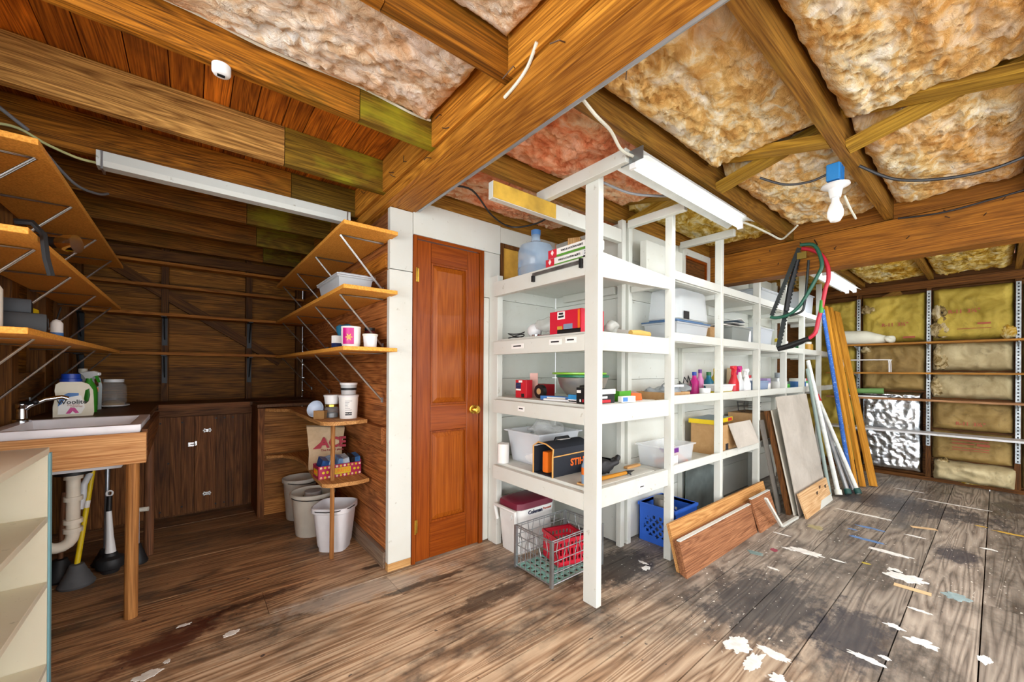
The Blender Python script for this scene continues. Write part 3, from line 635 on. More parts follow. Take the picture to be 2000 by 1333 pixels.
# sink bench
sk = thing('laundry_sink', 'white enamel laundry sink set in a wooden bench on round legs', 'sink', (-1.4, .7, 0)); L = Vector(sk.location)
def sp(n, mb, m, smooth=False, p=sk): o = obj(n, mb, m, p, smooth); o.location -= L; return o
sp('front_apron', MB().box((-1.62, .32, .763), (-1.098, .345, .913)).bevel(.002, 1), W('apron', 0))
sp('side_apron', MB().hexa([(-1.118, .347, .775), (-1.095, .347, .775), (-1.095, 1.15, .83), (-1.118, 1.15, .83), (-1.118, .347, .925), (-1.095, .347, .925), (-1.095, 1.3, .93), (-1.118, 1.3, .93)]), W('cabinet', 1))
def tray(x0, x1, y0, y1, z0, z1, rim, th):
    mb = MB(); P = [(x0-rim, y0-rim), (x1+rim, y0-rim), (x1+rim, y1+rim), (x0-rim, y1+rim)]; Q = [(x0, y0), (x1, y0), (x1, y1), (x0, y1)]; i_ = .03; R_ = [(x0+i_, y0+i_), (x1-i_, y0+i_), (x1-i_, y1-i_), (x0+i_, y1-i_)]
    rows = [[(*p, z1-.03) for p in P], [(*p, z1) for p in P], [(*q, z1) for q in Q], [(*r, z0+.006) for r in R_]]
    V = [[mb.bm.verts.new(c) for c in r] for r in rows]
    for a, b in zip(V, V[1:]):
        for k_ in range(4): mb.bm.faces.new((a[k_], a[(k_+1) % 4], b[(k_+1) % 4], b[k_]))
    mb.bm.faces.new(V[-1])
    U = [mb.bm.verts.new((*c[:2], z0-.01)) for c in rows[3]]; Tt = V[0]
    for k_ in range(4): mb.bm.faces.new((Tt[k_], U[k_], U[(k_+1) % 4], Tt[(k_+1) % 4]))
    mb.bm.faces.new(U[::-1]); return mb
sp('basin', tray(-1.575, -1.165, .4, .87, .74, .95, .045, .01).bevel(.006, 2), ENAMEL, True)
dk = thing('sink_deck', 'dark wooden deck board behind the sink holding the detergent jugs', 'counter', (-1.4, 1.4, .925)); o = box('board', (-1.638, .93, .925), (-1.13, 1.87, .947), W('counter', 0), dk); o.location -= dk.location
sp('side_strip', MB().box((-1.638, .36, .92), (-1.622, .928, .945)), W('counter', 1))
sp('leg', MB().tube([(-1.153, .36, 0), (-1.15, .365, .765)], .026, 14), W('dowel', 2), True); sp('leg', MB().tube([(-1.14, 1.2, 0), (-1.14, 1.2, .83)], .026, 14), W('olddowel', 2), True)
sp('leg', MB().tube([(-1.6, .36, 0), (-1.6, .365, .765)], .026, 14), W('dowel', 2), True); sp('leg', MB().tube([(-1.6, 1.2, 0), (-1.6, 1.2, .92)], .026, 14), W('olddowel', 2), True)
sp('drain_collar', MB().lathe([(.0, 0), (.068, 0), (.068, .022), (.058, .028), (.058, .055), (0, .055)], (-1.39, .63, .69), 20), BLACK, True)
px, py = -1.39, .63
pipe = [(px, py, .69), (px, py, .38)] + [(px-.055+.055*math.cos(a), py, .38-.055*math.sin(a)) for a in [math.pi*i/8 for i in range(1, 9)]] + [(px-.11, py, .42), (px-.125, py+.02, .45), (px-.16, py+.06, .46), (-1.62, py+.1, .46)]
dp = sp('drain_trap', MB().tube(pipe, .026, 14), PVC, True)
for z in (.675, .565, .45, .405):
    o = obj('slip_nut', MB().lathe([(.027, -.011), (.036, -.011), (.036, .011), (.027, .011)], (px, py, z), 10), PVC, dp, True); o.location -= L+Vector(dp.location)
o = obj('slip_nut', MB().tube([(px-.11, py, .395), (px-.112, py, .425)], .034, 10), plain('nut_dark', '#6d665c', .4, .4), dp); o.location -= L+Vector(dp.location)
o = obj('side_inlet', MB().tube([(px+.02, py+.02, .5), (px+.03, py+.03, .56), (px+.032, py+.035, .62), (px+.05, py+.06, .67)], .014, 10), plain('pvc_grey', '#c9ccd0', .35), dp, True); o.location -= L+Vector(dp.location)
fc = sp('faucet', MB().lathe([(.035, 0), (.035, .012), (.02, .02), (.018, .07), (.022, .075), (.022, .095), (0, .1)], (-1.605, .84, .945), 16).tube([(-1.605, .84, 1.0), (-1.58, .845, 1.03), (-1.53, .86, 1.06), (-1.47, .87, 1.07), (-1.45, .875, 1.06)], .012, 10), CHROME, True)
o = obj('faucet_lever', MB().tube([(-1.605, .84, 1.04), (-1.56, .82, 1.05)], [.012, .009], 10).sphere((-1.555, .818, 1.05), .014, 10), BLACK, fc, True); o.location -= L+Vector(fc.location)
# white bookcase in the foreground corner
bk = thing('bookcase', 'cream open bookcase with blue edge standing before the sink', 'bookcase', (-1.5, -.35, 0)); L = Vector(bk.location); CREAM = whitepaint('cream_paint', '#e4ddc6', '#b7aa86', .5)
for n, a, b in (('side_panel', (-1.66, -.03, 0), (-1.353, -.008, .92)), ('side_panel', (-1.66, -.78, 0), (-1.353, -.758, .92)), ('back_panel', (-1.672, -.78, 0), (-1.661, -.008, .92)), ('top_board', (-1.662, -.757, .895), (-1.35, -.031, .92))) + tuple(('shelf_board', (-1.66, -.757, z), (-1.352, -.031, z+.022)) for z in (.07, .385, .635)):
    o = box(n, a, b, CREAM, bk, .0015); o.location -= L
o = box('edge_strip', (-1.352, -.03, .0), (-1.346, -.006, .9), plain('edge_blue', '#7fb3bd', .5), bk); o.location -= L
# ---------------------------------------------------------------- plungers
def bellows(prof, c, n=24): return MB().lathe(prof, c, n)
def plunger(label, x, y, prof, m, hp, hr, hm, name='plunger'):
    t = thing(name, label, 'plunger', (x, y, 0), group='plungers under the sink')
    obj('cup', MB().lathe(prof, n=24), m, t, True); 
    h = obj('handle', MB().tube(hp, hr, 12), hm, t, True); return t, h
bel = [(.0, .0), (.074, .0), (.078, .012), (.066, .03), (.064, .04), (.055, .055), (.053, .066), (.043, .08), (.041, .09), (.034, .105), (.03, .118), (.014, .122), (0, .122)]
t, h = plunger('plunger with yellow handle and grey ribbed cup under the sink', -1.425, .95, bel, GREYRUB, [(0, 0, .11), (.06, .08, .72)], .0125, YEL)
obj('barcode_sticker', MB().tube([(.03, .04, .42), (.034, .045, .46)], .0135, 12), WLAB, t)
t, h = plunger('plunger with long silver handle and black cup behind the white-handled one', -1.34, 1.2, [(r*.85, z*.8) for r, z in bel], RUBBER, [(0, 0, .09), (.005, .02, .64)], .011, plain('silver_tube', '#aeb6bf', .3, .8))
obj('handle_tip', MB().tube([(.005, .02, .64), (.005, .021, .67)], .013, 10), BLACK, t)
t, h = plunger('black bulb plunger with white tapered handle and hanging ring', -1.3, 1.04, [(0, 0), (.04, 0), (.045, .02), (.062, .03), (.07, .055), (.06, .085), (.035, .1), (.03, .115), (.02, .12), (0, .12)], RUBBER, [(0, 0, .11), (-.005, .015, .2), (-.012, .03, .36)], [.026, .018, .013], WPL)
obj('grip', MB().tube([(-.012, .03, .36), (-.01, .035, .45)], [.014, .013], 10), BLACK, t, True); obj('hang_ring', MB().tube([(-.01+.014*math.cos(a), .036, .465+.016*math.sin(a)) for a in [k_*math.pi/6 for k_ in range(13)]], .005, 6), WPL, t, True)
t, h = plunger('black plunger with white T-handle between the two bench legs', -1.19, 1.09, [(r*.72, z) for r, z in bel], RUBBER, [(0, 0, .11), (0, 0, .33)], .013, WPL)
obj('cross_grip', MB().tube([(-.02, 0, .335), (.055, -.02, .335)], .014, 12), OFFW, t, True)
t, h = plunger('dark ribbed plunger hidden behind the drain pipe', -1.512, 1.092, bel, RUBBER, [(0, 0, .1), (.01, .02, .5)], .0125, W('olddowel', 2))
# ---------------------------------------------------------------- bottles on the counter
def rounded(pts, ax, a, b, bev=.006): return MB().prism(pts, ax, a, b).bevel(bev, 2)
def jug(label, loc, rz, body, cap, M_, seed, capm, handle_hole=True):
    t = thing('detergent_jug', label, 'bottle', loc, rz)
    return t
t = thing('detergent_jug', 'cream detergent jug with blue cap and magenta ribbon label', 'bottle', (-1.46, 1.07, .948), math.radians(9))
out = [(-.078, 0), (.078, 0), (.082, .02), (.08, .1), (.077, .15), (.06, .185), (.03, .2), (-.05, .2), (-.068, .185), (-.072, .15), (-.068, .12), (-.078, .06)]
hole = [(.062, .16), (.066, .12), (.06, .085), (.046, .07), (.04, .1), (.046, .15)]
mb = MB()
def ring_prism(mb, o_, h_, ax, a, b):
    # body as two halves around the handle hole
    def P(p, tt): q = list(p); q.insert(ax, tt); return q
    A = [mb.bm.verts.new(P(p, a)) for p in o_]; B = [mb.bm.verts.new(P(p, b)) for p in o_]
    C = [mb.bm.verts.new(P(p, a)) for p in h_]; D = [mb.bm.verts.new(P(p, b)) for p in h_]
    n = len(o_)
    for i in range(n): mb.bm.faces.new((A[i], A[(i+1) % n], B[(i+1) % n], B[i]))
    n = len(h_)
    for i in range(n): mb.bm.faces.new((C[(i+1) % n], C[i], D[i], D[(i+1) % n]))
    for o2, h2 in ((A, C), (B, D)):
        eo = [mb.bm.edges.get((o2[i], o2[(i+1) % len(o2)])) for i in range(len(o2))]; eh = [mb.bm.edges.get((h2[i], h2[(i+1) % len(h2)])) for i in range(len(h2))]
        bmesh.ops.triangle_fill(mb.bm, use_beauty=True, edges=eo+eh)
ring_prism(mb, out, hole, 1, -.042, .042); JC = plain('jug_cream', '#d9d0b8', .4)
obj('body', mb, JC, t)
obj('cap', MB().lathe([(.045, .2), (.045, .215), (.04, .218), (.038, .245), (0, .248)], (-.01, 0, 0), 20), BLUE, t, True)
lab = obj('label', MB().prism([(-.06, .015), (.03, .015), (.045, .05), (.03, .12), (-.02, .135), (-.055, .11)], 1, -.0445, -.0425), WLAB, t)
obj('blue_swoosh', MB().prism([(-.06, .06), (-.045, .075), (-.03, .11), (.02, .12), (.02, .135), (-.02, .137), (-.052, .115)], 1, -.0455, -.0446), LBLUE, t)
obj('ribbon', MB().prism([(-.03, .018), (-.012, .018), (-.003, .032), (.008, .018), (.022, .02), (.006, .05), (-.012, .052)], 1, -.0455, -.0446), MAG, t)
text('print', 'Woolite', .034, facing((-.005, -.0458, .083), (0, -1, 0)), INK, t, bold=.0006); text('print', 'DAMAGE', .012, facing((0, -.0458, .066), (0, -1, 0)), RED, t); text('print', 'DEFENSE', .012, facing((.012, -.0458, .056), (0, -1, 0)), RED, t)
t = thing('cleaner_jug', 'grey-green cleaner jug with handle and orange green label behind the cream jug', 'bottle', (-1.47, 1.53, .948), math.radians(9))
mb = MB(); ring_prism(mb, [(-.065, 0), (.065, 0), (.068, .16), (.06, .21), (.03, .24), (-.02, .25), (-.04, .24), (-.06, .2)], [(.05, .2), (.052, .16), (.042, .15), (.034, .16), (.03, .205), (.04, .212)], 1, -.04, .04); obj('body', mb, clear('jug_clear', '#8f9a98', .75), t)
obj('cap', MB().lathe([(.022, .25), (.022, .275), (0, .276)], (-.02, 0, 0), 14), OFFW, t, True); obj('label', MB().box((-.05, -.0425, .03), (.05, -.0405, .14)), plain('label_dkgreen', '#31593a', .5), t); obj('label_band', MB().box((-.05, -.0435, .12), (.05, -.0426, .15)), ORANGE, t)
for z in (.05, .075, .1): obj('label_stripe', MB().box((-.045, -.0433, z), (.045, -.0426, z+.009)), plain('stripe_green', '#7fa888', .5), t)
t = thing('spray_bottle', 'green and white trigger sprayer standing behind the cream detergent jug', 'bottle', (-1.43, 1.3, .948), math.radians(-30))
obj('bottle', MB().lathe([(.036, 0), (.038, .02), (.038, .14), (.03, .17), (.014, .2), (.014, .215), (0, .215)], n=18), GRN, t, True)
obj('trigger_head', MB().prism([(-.05, .25), (.03, .262), (.06, .25), (.06, .235), (.02, .225), (.012, .212), (-.014, .212), (-.02, .235)], 1, -.012, .012).bevel(.003, 1), WPL, t); obj('trigger', MB().prism([(.03, .236), (.042, .236), (.06, .19), (.052, .188)], 1, -.006, .006), GRN, t)
t = thing('orange_bottle', 'small orange bottle between the jug and the glass jar', 'bottle', (-1.475, 1.66, .948)); obj('body', MB().lathe([(.028, 0), (.03, .02), (.03, .1), (.018, .125), (.018, .14), (0, .14)], n=16), plain('orange_glass', '#b8551c', .3), t, True); obj('cap', MB().lathe([(.02, .14), (.02, .16), (0, .16)], n=14), WPL, t, True)
GLASS = clear('jar_glass', '#cfd8d8', .15, .05)
t = thing('glass_jar', 'large clear glass jar with white lid standing on a white saucer', 'jar', (-1.36, 1.67, .948))
obj('saucer', MB().lathe([(.05, 0), (.085, .012), (.085, .018), (.05, .008), (0, .008)], n=28), WPL, t, True); obj('glass', MB().lathe([(.066, .01), (.07, .03), (.07, .15), (.055, .175), (.05, .18)], n=28, cap=False), GLASS, t, True); obj('lid', MB().lathe([(.055, .18), (.056, .2), (0, .202)], n=28), WPL, t, True); obj('contents', MB().lathe([(.055, .012), (.06, .03), (.04, .045), (0, .05)], n=20), plain('lentils', '#a58a62', .8, bump=.6, scale=40), t, True)
# ---------------------------------------------------------------- on the left shelves
t = thing('flashlight', 'black and chrome flashlight lying on the middle shelf over the sink', 'flashlight', (-1.41, .1, 1.735), math.radians(-25)); obj('barrel', MB().tube([(-.1, 0, .0), (.07, 0, .0)], .022, 14), BLACK, t, True); obj('head', MB().tube([(.07, 0, 0), (.1, 0, 0), (.13, 0, 0)], [.024, .036, .036], 16), CHROME, t, True); obj('switch', MB().box((-.02, -.01, .02), (.02, .01, .028)), DARKSTEEL, t)
t = thing('strap', 'black strap hanging off the middle shelf over the sink', 'strap', (-1.35, -.2, 1.45)); obj('webbing', MB().tube([(-.05, 0, .28), (-.01, 0, .285), (.015, 0, .25), (.02, .01, .17), (.03, .02, .11)], .011, 6), BLACK, t, True)
t = thing('battery_charger', 'black tool battery charger on the lowest shelf over the sink', 'charger', (-1.46, .1, 1.362), math.radians(10)); obj('base', MB().box((-.09, -.13, 0), (.08, .13, .075)).bevel(.015, 2), BLACK, t, True); obj('battery', MB().box((-.06, -.09, .076), (.04, .05, .13)).bevel(.008, 2), DARKSTEEL, t, True)
for i in range(7): obj('vent_slot', MB().box((.0785, -.08+i*.02, .03), (.0815, -.07+i*.02, .06)), DARKSTEEL, t)
t = thing('oil_bottle', 'yellow bottle with red cap behind the battery charger', 'bottle', (-1.5, .38, 1.362)); obj('body', MB().box((-.035, -.05, 0), (.035, .05, .13)).bevel(.012, 2), YEL, t, True); obj('cap', MB().lathe([(.022, .13), (.022, .165), (0, .167)], n=14), REDP, t, True)
t = thing('lubricant_can', 'small white and blue oil can with thin spout on the shelf over the sink', 'can', (-1.43, .52, 1.362)); obj('body', MB().lathe([(.022, 0), (.022, .08), (.012, .095), (0, .1)], n=14), WLAB, t, True); obj('label_band', MB().lathe([(.0228, .01), (.0228, .035)], n=14, cap=False), LBLUE, t, True); obj('spout', MB().tube([(0, 0, .098), (.01, .02, .16)], .003, 6), DARKSTEEL, t)
t = thing('spray_can', 'teal-capped spray bottle at the end of the lowest shelf over the sink', 'bottle', (-1.47, -.13, 1.362)); obj('body', MB().lathe([(.03, 0), (.03, .14), (.015, .17), (0, .17)], n=16), OFFW, t, True); obj('cap', MB().lathe([(.016, .17), (.016, .21), (0, .212)], n=14), TEAL, t, True)
# ---------------------------------------------------------------- on the right shelves
def tub(name, label, cat, loc, r, h, m, lid=None, taper=.88, n=24, rim=True, rotz=0):
    t = thing(name, label, cat, loc, rotz)
    obj('body', MB().lathe([(r*taper, 0), (r, h-.004), (r, h), (r-.003, h), (r*taper-.003, .004), (0, .004)], n=n), m, t, True)
    if lid: obj('lid', MB().lathe([(r+.003, h-.006), (r+.004, h+.006), (r-.004, h+.009), (0, h+.009)], n=n), lid, t, True)
    return t
def bin_(name, label, loc, rz, lx, ly, h, m, lid=None, cat='bin', group=None, taper=.9, lip=.012, lid_h=.025, bev=.012):
    """open plastic bin with walls, flared lip and optional lid"""
    t = thing(name, label, cat, loc, rz, group); mb = MB(); a, b = lx/2*taper, ly/2*taper; c, d = lx/2, ly/2; w_ = .004
    def rr(x, y, z): return [mb.bm.verts.new(p) for p in ((-x, -y, z), (x, -y, z), (x, y, z), (-x, y, z))]
    R_ = [rr(a, b, 0), rr(c, d, h-.012), rr(c+lip, d+lip, h-.01), rr(c+lip, d+lip, h), rr(c-w_, d-w_, h), rr(a-w_, b-w_, w_)]
    for A, B in zip(R_, R_[1:]):
        for i in range(4): mb.bm.faces.new((A[i], A[(i+1) % 4], B[(i+1) % 4], B[i]))
    mb.bm.faces.new(R_[0][::-1]); mb.bm.faces.new(R_[-1])
    obj('tub', mb.bevel(min(bev, .004), 2), m, t, True)
    if lid: obj('lid', MB().box((-c-lip-.003, -d-lip-.003, h+.001), (c+lip+.003, d+lip+.003, h+lid_h*.4)).bevel(.002, 1), lid, t); obj('lid_top', MB().box((-c*.86, -d*.86, h+lid_h*.4+.0005), (c*.86, d*.86, h+lid_h)).bevel(.004, 1), lid, t)
    return t
CT = clear('tote_clear', '#eef3f6', .36, .3); CT2 = clear('tote_milky', '#dfe6ee', .62, .35)
bin_('storage_tote', 'flat clear tote on the middle shelf beside the white wall panel', (-.15, .37, 1.695), math.radians(90), .46, .2, .1, CT, CT2, 'tote')
t = tub('flower_tub', 'white tub with magenta flower label on the lowest shelf by the door', 'tub', (-.19, .1, 1.358), .055, .125, WLAB, None); obj('label', MB().lathe([(.0522, .02), (.0548, .1)], n=24, cap=False), WLAB, t, True)
a0 = math.radians(253); fl = obj('flower_label', MB().grid(lambda u, v: (.0556*math.cos(a0-.9+1.2*u), .0556*math.sin(a0-.9+1.2*u), .02+.095*v), 8, 2), MAG, t, True)
mb = MB()
for k_ in range(6):
    c_ = (.0562*math.cos(a0-.2), .0562*math.sin(a0-.2), .06); d_ = k_*math.pi/3; tx = -math.sin(a0-.2), math.cos(a0-.2)
    mb.bm.faces.new([mb.bm.verts.new((c_[0]*(1.012)+tx[0]*q, c_[1]*1.012+tx[1]*q, c_[2]+z_)) for q, z_ in ((0, 0), (.012*math.cos(d_-.3), .012*math.sin(d_-.3)), (.024*math.cos(d_), .024*math.sin(d_)), (.012*math.cos(d_+.3), .012*math.sin(d_+.3)))])
o = obj('flower', mb, YEL, t); o['kind'] = 'stuff'
t = tub('small_tub', 'small white lidded tub right beside the flower tub', 'tub', (-.1, .03, 1.358), .04, .075, WPL, OFFW)
t = thing('maroon_jar', 'maroon jar behind the small white tub on the lowest shelf', 'jar', (-.05, .18, 1.358)); obj('body', MB().lathe([(.035, 0), (.037, .02), (.037, .1), (.03, .115), (0, .118)], n=16), plain('maroon', '#5a1f24', .35), t, True); obj('lid', MB().lathe([(.032, .118), (.032, .135), (0, .136)], n=16), BLACK, t, True)
t = thing('teal_gloves', 'teal rubber gloves bunched behind the flower tub', 'gloves', (-.16, .31, 1.358)); obj('gloves', MB().sphere((0, 0, .08), .06, 18, (1, .7, 1.3)).noise(.03, 18), plain('teal_rub', '#1f6a8a', .5), t, True, False)
t = thing('small_carton', 'small white and navy carton left of the flower tub', 'carton', (-.24, .2, 1.358), .3); obj('carton', MB().box((-.025, -.02, 0), (.025, .02, .075)), WLAB, t); obj('label', MB().box((-.0255, -.0205, 0), (.0255, .0205, .03)), plain('navy', '#1c2c5a', .5), t)
t = thing('marker_pens', 'loose dark pens lying at the front of the lowest shelf by the door', 'pens', (-.2, .45, 1.358))
for i in range(4): obj('pen', MB().tube([(-.05+.01*i, -.08+.05*i, .008), (.03+.01*i, .02+.05*i, .008)], .006, 8), (INK, LBLUE, INK, WLAB)[i], t)
# on the corner shelf
KT_ = tub('white_tub', 'tall white printed tub on the corner shelf under the round container', 'tub', (-.1, .44, .9), .062, .15, WLAB, WPL)
for j, (z, w_) in enumerate(((.118, 42), (.108, 26), (.098, 20), (.088, 16), (.078, 20), (.068, 30), (.058, 40))): r_ = .0562+.0074*z/.15; obj('print_line', MB().grid(lambda u, v: (r_*math.cos(math.radians(232+w_*u)), r_*math.sin(math.radians(232+w_*u)), z+.003*v), 8, 1), plain('grey_print', '#8a8a8e', .6), KT_)
text('print', 'KIRKLAND', .014, facing((-.0176, -.0562, .035), (-.3, -.954, 0)), WLAB, KT_, extrude=.0012); o = obj('logo_band', MB().grid(lambda u, v: (.0577*math.cos(math.radians(232+42*u)), .0577*math.sin(math.radians(232+42*u)), .024+.022*v), 6, 1), INK, KT_)
t = tub('deli_container', 'clear round container with dark band stacked on the tall white tub', 'container', (-.1, .44, 1.06), .052, .072, clear('deli', '#d5dadc', .7), WPL); obj('band', MB().lathe([(.0505, .03), (.0515, .045)], n=24, cap=False), BLACK, t, True); obj('contents', MB().lathe([(.044, .006), (.046, .028), (0, .03)], n=20), plain('nuts', '#c08a68', .8, bump=.5), t, True)
t = thing('glass_jar', 'short glass jar with gold lid on the corner shelf', 'jar', (-.18, .545, .9)); obj('glass', MB().lathe([(.042, 0), (.045, .01), (.045, .06), (.04, .07), (.04, .075)], n=20, cap=False), GLASS, t, True); obj('lid', MB().lathe([(.043, .075), (.043, .09), (0, .091)], n=20), BRASS, t, True); obj('contents', MB().lathe([(.04, .003), (.04, .03), (0, .035)], n=16), plain('bolts', '#8a8d90', .4, .6, bump=.6), t, True)
t = tub('yogurt_tub', 'white lidded yogurt tub stacked on the short glass jar', 'tub', (-.18, .545, .993), .048, .055, WPL, WPL)
t = thing('blue_bowl', 'pale blue plastic bowl tipped on its side on the corner shelf', 'bowl', (-.245, .62, .945), 0, None, (math.radians(70), 0, math.radians(-45))); obj('bowl', MB().lathe([(.0, .0), (.03, .002), (.05, .02), (.058, .045), (.055, .045), (.047, .02), (.028, .006), (0, .005)], n=24), plain('pale_blue', '#c2cfe0', .35), t, True)
t = thing('snack_bag', 'small brown foil packet on the corner shelf edge', 'packet', (-.262, .5, .9), math.radians(-40)); obj('packet', MB().box((-.035, -.02, 0), (.035, .02, .055)).noise(.008, 40), plain('bronze_foil', '#b08552', .3, .5, bump=.3), t)
# paper bag and carton on the lower board
t = thing('paper_bag', 'brown paper bag printed with a red logo behind the burrito carton', 'bag', (-.155, .8, .507), math.radians(-12))
bagp = lambda s, z: [(-.11*s, -.05*s, z), (.11*s, -.05*s, z), (.11*s, .05*s, z), (-.11*s, .05*s, z)]
mb = MB(); rows = [[mb.bm.verts.new(p) for p in bagp(1, 0)], [mb.bm.verts.new(p) for p in bagp(1.0, .15)], [mb.bm.verts.new((x*1.1, y*.75, z+(.02 if x < 0 else .0))) for x, y, z in bagp(1.05, .29)]]
for A, B in zip(rows, rows[1:]):
    for i in range(4): mb.bm.faces.new((A[i], A[(i+1) % 4], B[(i+1) % 4], B[i]))
mb.bm.faces.new(rows[0][::-1]); bmesh.ops.subdivide_edges(mb.bm, edges=mb.bm.edges[:], cuts=4, use_grid_fill=True); obj('bag', mb.noise(.008, 14), KRAFT, t)
RL = plain('logo_red', '#a81c34', .6)
text('logo', 'ACE', .1, facing((.045, -.0575, .185), (0, -1, .02)), RL, t, bold=.004, extrude=.004, sx=.95); text('print', 'The helpful place.', .022, facing((.045, -.056, .135), (0, -1, .02)), RL, t, extrude=.003)
obj('logo_wedge', MB().prism([(-.085, .148), (-.01, .215), (-.035, .148)], 1, -.06, -.056), RL, t)
BM = plain('burrito_red', '#a8204a', .5)
t = thing('burrito_carton', 'open yellow and crimson burrito carton full of packets on the lower corner shelf', 'carton', (-.145, .52, .507), math.radians(2))
for a, b in (((-.14, -.065, 0), (.135, -.062, .085)), ((-.14, .062, 0), (.135, .065, .085)), ((-.14, -.062, 0), (-.137, .062, .085)), ((.132, -.062, 0), (.135, .062, .1)), ((-.137, -.062, 0), (.132, .062, .003))): box('carton_wall', a, b, BM, t)
YP = plain('burrito_yellow', '#d9bd1c', .5)
obj('front_plate', MB().box((-.06, -.0665, .02), (.065, -.0651, .062)), YP, t); obj('end_plate', MB().box((-.1415, -.04, .02), (-.1401, .04, .062)), YP, t)
text('print', 'BURRITO', .035, facing((.002, -.067, .041), (0, -1, 0)), ORANGE, t, bold=.0005, sx=.78); text('print', 'BURRITO', .026, facing((-.142, 0, .041), (-1, 0, 0)), ORANGE, t, sx=.65)
for i in range(11):
    for z in (.01, .073): 
        if True: o = obj('sun_motif', MB().lathe([(.0, 0), (.008, 0), (.008, .0008), (0, .0008)], n=8).xf(Matrix.Translation((-.125+i*.025, -.0652, z)) @ Matrix.Rotation(math.pi/2, 4, 'X')), YP if i % 2 else PINK, t)
for x, z in ((-.11, .042), (-.085, .042), (.09, .042), (.115, .042)): obj('sun_motif', MB().lathe([(.0, 0), (.009, 0), (.009, .0008), (0, .0008)], n=8).xf(Matrix.Translation((x, -.0652, z)) @ Matrix.Rotation(math.pi/2, 4, 'X')), YP, t)
for i, (x, c, a) in enumerate(((-.1, '#24508f', .2), (-.05, '#8fb4d8', -.3), (0, '#6f97c4', .25), (.045, '#b9c8d4', -.2), (.09, '#1b1d22', .15), (.115, '#3a6fa8', -.1))):
    o = obj('packet', MB().box((-.022, -.045, 0), (.022, .05, .1)), plain('pkt_'+c, c, .35, var=.25, scale=30), t); o.location = (x, 0, .075); o.rotation_euler = (.15, a, .2*a)
# buckets
def bucket(label, loc, r, h, sx, sy, rz, m, g='white buckets under the corner shelf'):
    t = thing('bucket', label, 'bucket', loc, rz, g)
    obj('pail', MB().lathe([(r*.78, 0), (r*.8, .006), (r*.97, h-.03), (r*1.06, h-.026), (r*1.06, h), (r*1.0, h+.002), (r*.95, h-.01), (r*.77, .008), (0, .008)], n=32, sx=sx, sy=sy), m, t, True)
    R_ = r*1.07; obj('wire_handle', MB().tube([(R_*sx*math.cos(a), -abs(R_*sy*math.sin(a))*.97-.01, h-.02-.012*math.sin(a)) for a in [k_*math.pi/14 for k_ in range(15)]], .003, 6), DARKSTEEL, t, True)
    return t
BW = plain('bucket_white', '#e8eaee', .35, var=.04); BG = plain('bucket_grey', '#d5d3c8', .5, var=.1)
t = thing('mop_bucket', 'squarish white bucket with wire handle nearest the dowel leg', 'bucket', (-.15, .56, 0), math.radians(-38), 'white buckets under the corner shelf')
def sq(r, z, p=4, sx=1, sy=1, n=36):
    o_ = []
    for i in range(n):
        a = 2*math.pi*i/n; c, s = math.cos(a), math.sin(a); k_ = (abs(c)**p+abs(s)**p)**(-1/p); o_.append((r*k_*c*sx, r*k_*s*sy, z))
    return o_
def loft(rings, cap0=True, cap1=True):
    mb = MB(); V = [[mb.bm.verts.new(p) for p in r] for r in rings]; n = len(V[0])
    for A, B in zip(V, V[1:]):
        for i in range(n): mb.bm.faces.new((A[i], A[(i+1) % n], B[(i+1) % n], B[i]))
    if cap0: mb.bm.faces.new(V[0][::-1])
    if cap1: mb.bm.faces.new(V[-1])
    return mb
obj('pail', loft([sq(.088, 0), sq(.088, .02), sq(.096, .04), sq(.118, .26), sq(.13, .268), sq(.13, .3), sq(.122, .302), sq(.112, .27), sq(.09, .03), sq(.08, .02)]), BW, t, True)
obj('wire_handle', MB().tube([(-.14, 0, .27), (-.13, -.07, .28), (-.07, -.135, .285), (0, -.14, .285), (.07, -.135, .29), (.13, -.08, .295), (.135, 0, .29)], .003, 6), BLACK, t, True)
b2 = bucket('large round off-white bucket in the middle of the three', (-.21, .93, 0), .145, .31, 1, 1, .2, OFFW)
obj('scribble', MB().tube([(-.06+.12*k_/40, .121-.004*abs(k_-20)/20, .245+.012*math.sin(k_*1.9)*(.4+.6*math.sin(k_*.55)**2)) for k_ in range(41)], .0013, 4), INK, b2)
obj('inner_cup', MB().lathe([(.05, .2), (.06, .26), (.06, .3), (0, .302)], (.02, .04, 0), 20), plain('cup_white', '#d3d9de', .4), b2, True)
bucket('grey-stained bucket at the back by the board partition', (-.22, 1.33, 0), .125, .33, 1, 1, .6, BG)
# ---------------------------------------------------------------- fixtures on the nook ceiling
t = thing('light_fixture', 'long rusty white light housing without tubes on the nook joists', 'light', (-.7, .46, 2.19)); L = Vector(t.location); WM = whitepaint('fixture_paint', '#dfe3dd', '#a8a99c', .7)
o = obj('housing', MB().prism([(.425, 2.288), (.495, 2.288), (.5, 2.24), (.49, 2.215), (.43, 2.215), (.42, 2.24)], 0, -1.29, -.1), WM, t); o.location -= L
for x in (-1.27, -.12): o = box('end_plate', (x-.004, .42, 2.2), (x+.004, .5, 2.287), HW, t); o.location -= L
t = thing('lamp_socket', 'round white porcelain socket base under the nook joist', 'socket', (-.85, -.612, 2.255)); obj('base', MB().lathe([(.0, .0), (.016, .0), (.024, .003), (.028, .01), (.028, .034), (0, .034)], n=24), WPL, t, True); obj('socket_slot', MB().box((-.012, -.008, -.003), (.01, .004, .001)), DARKSTEEL, t)
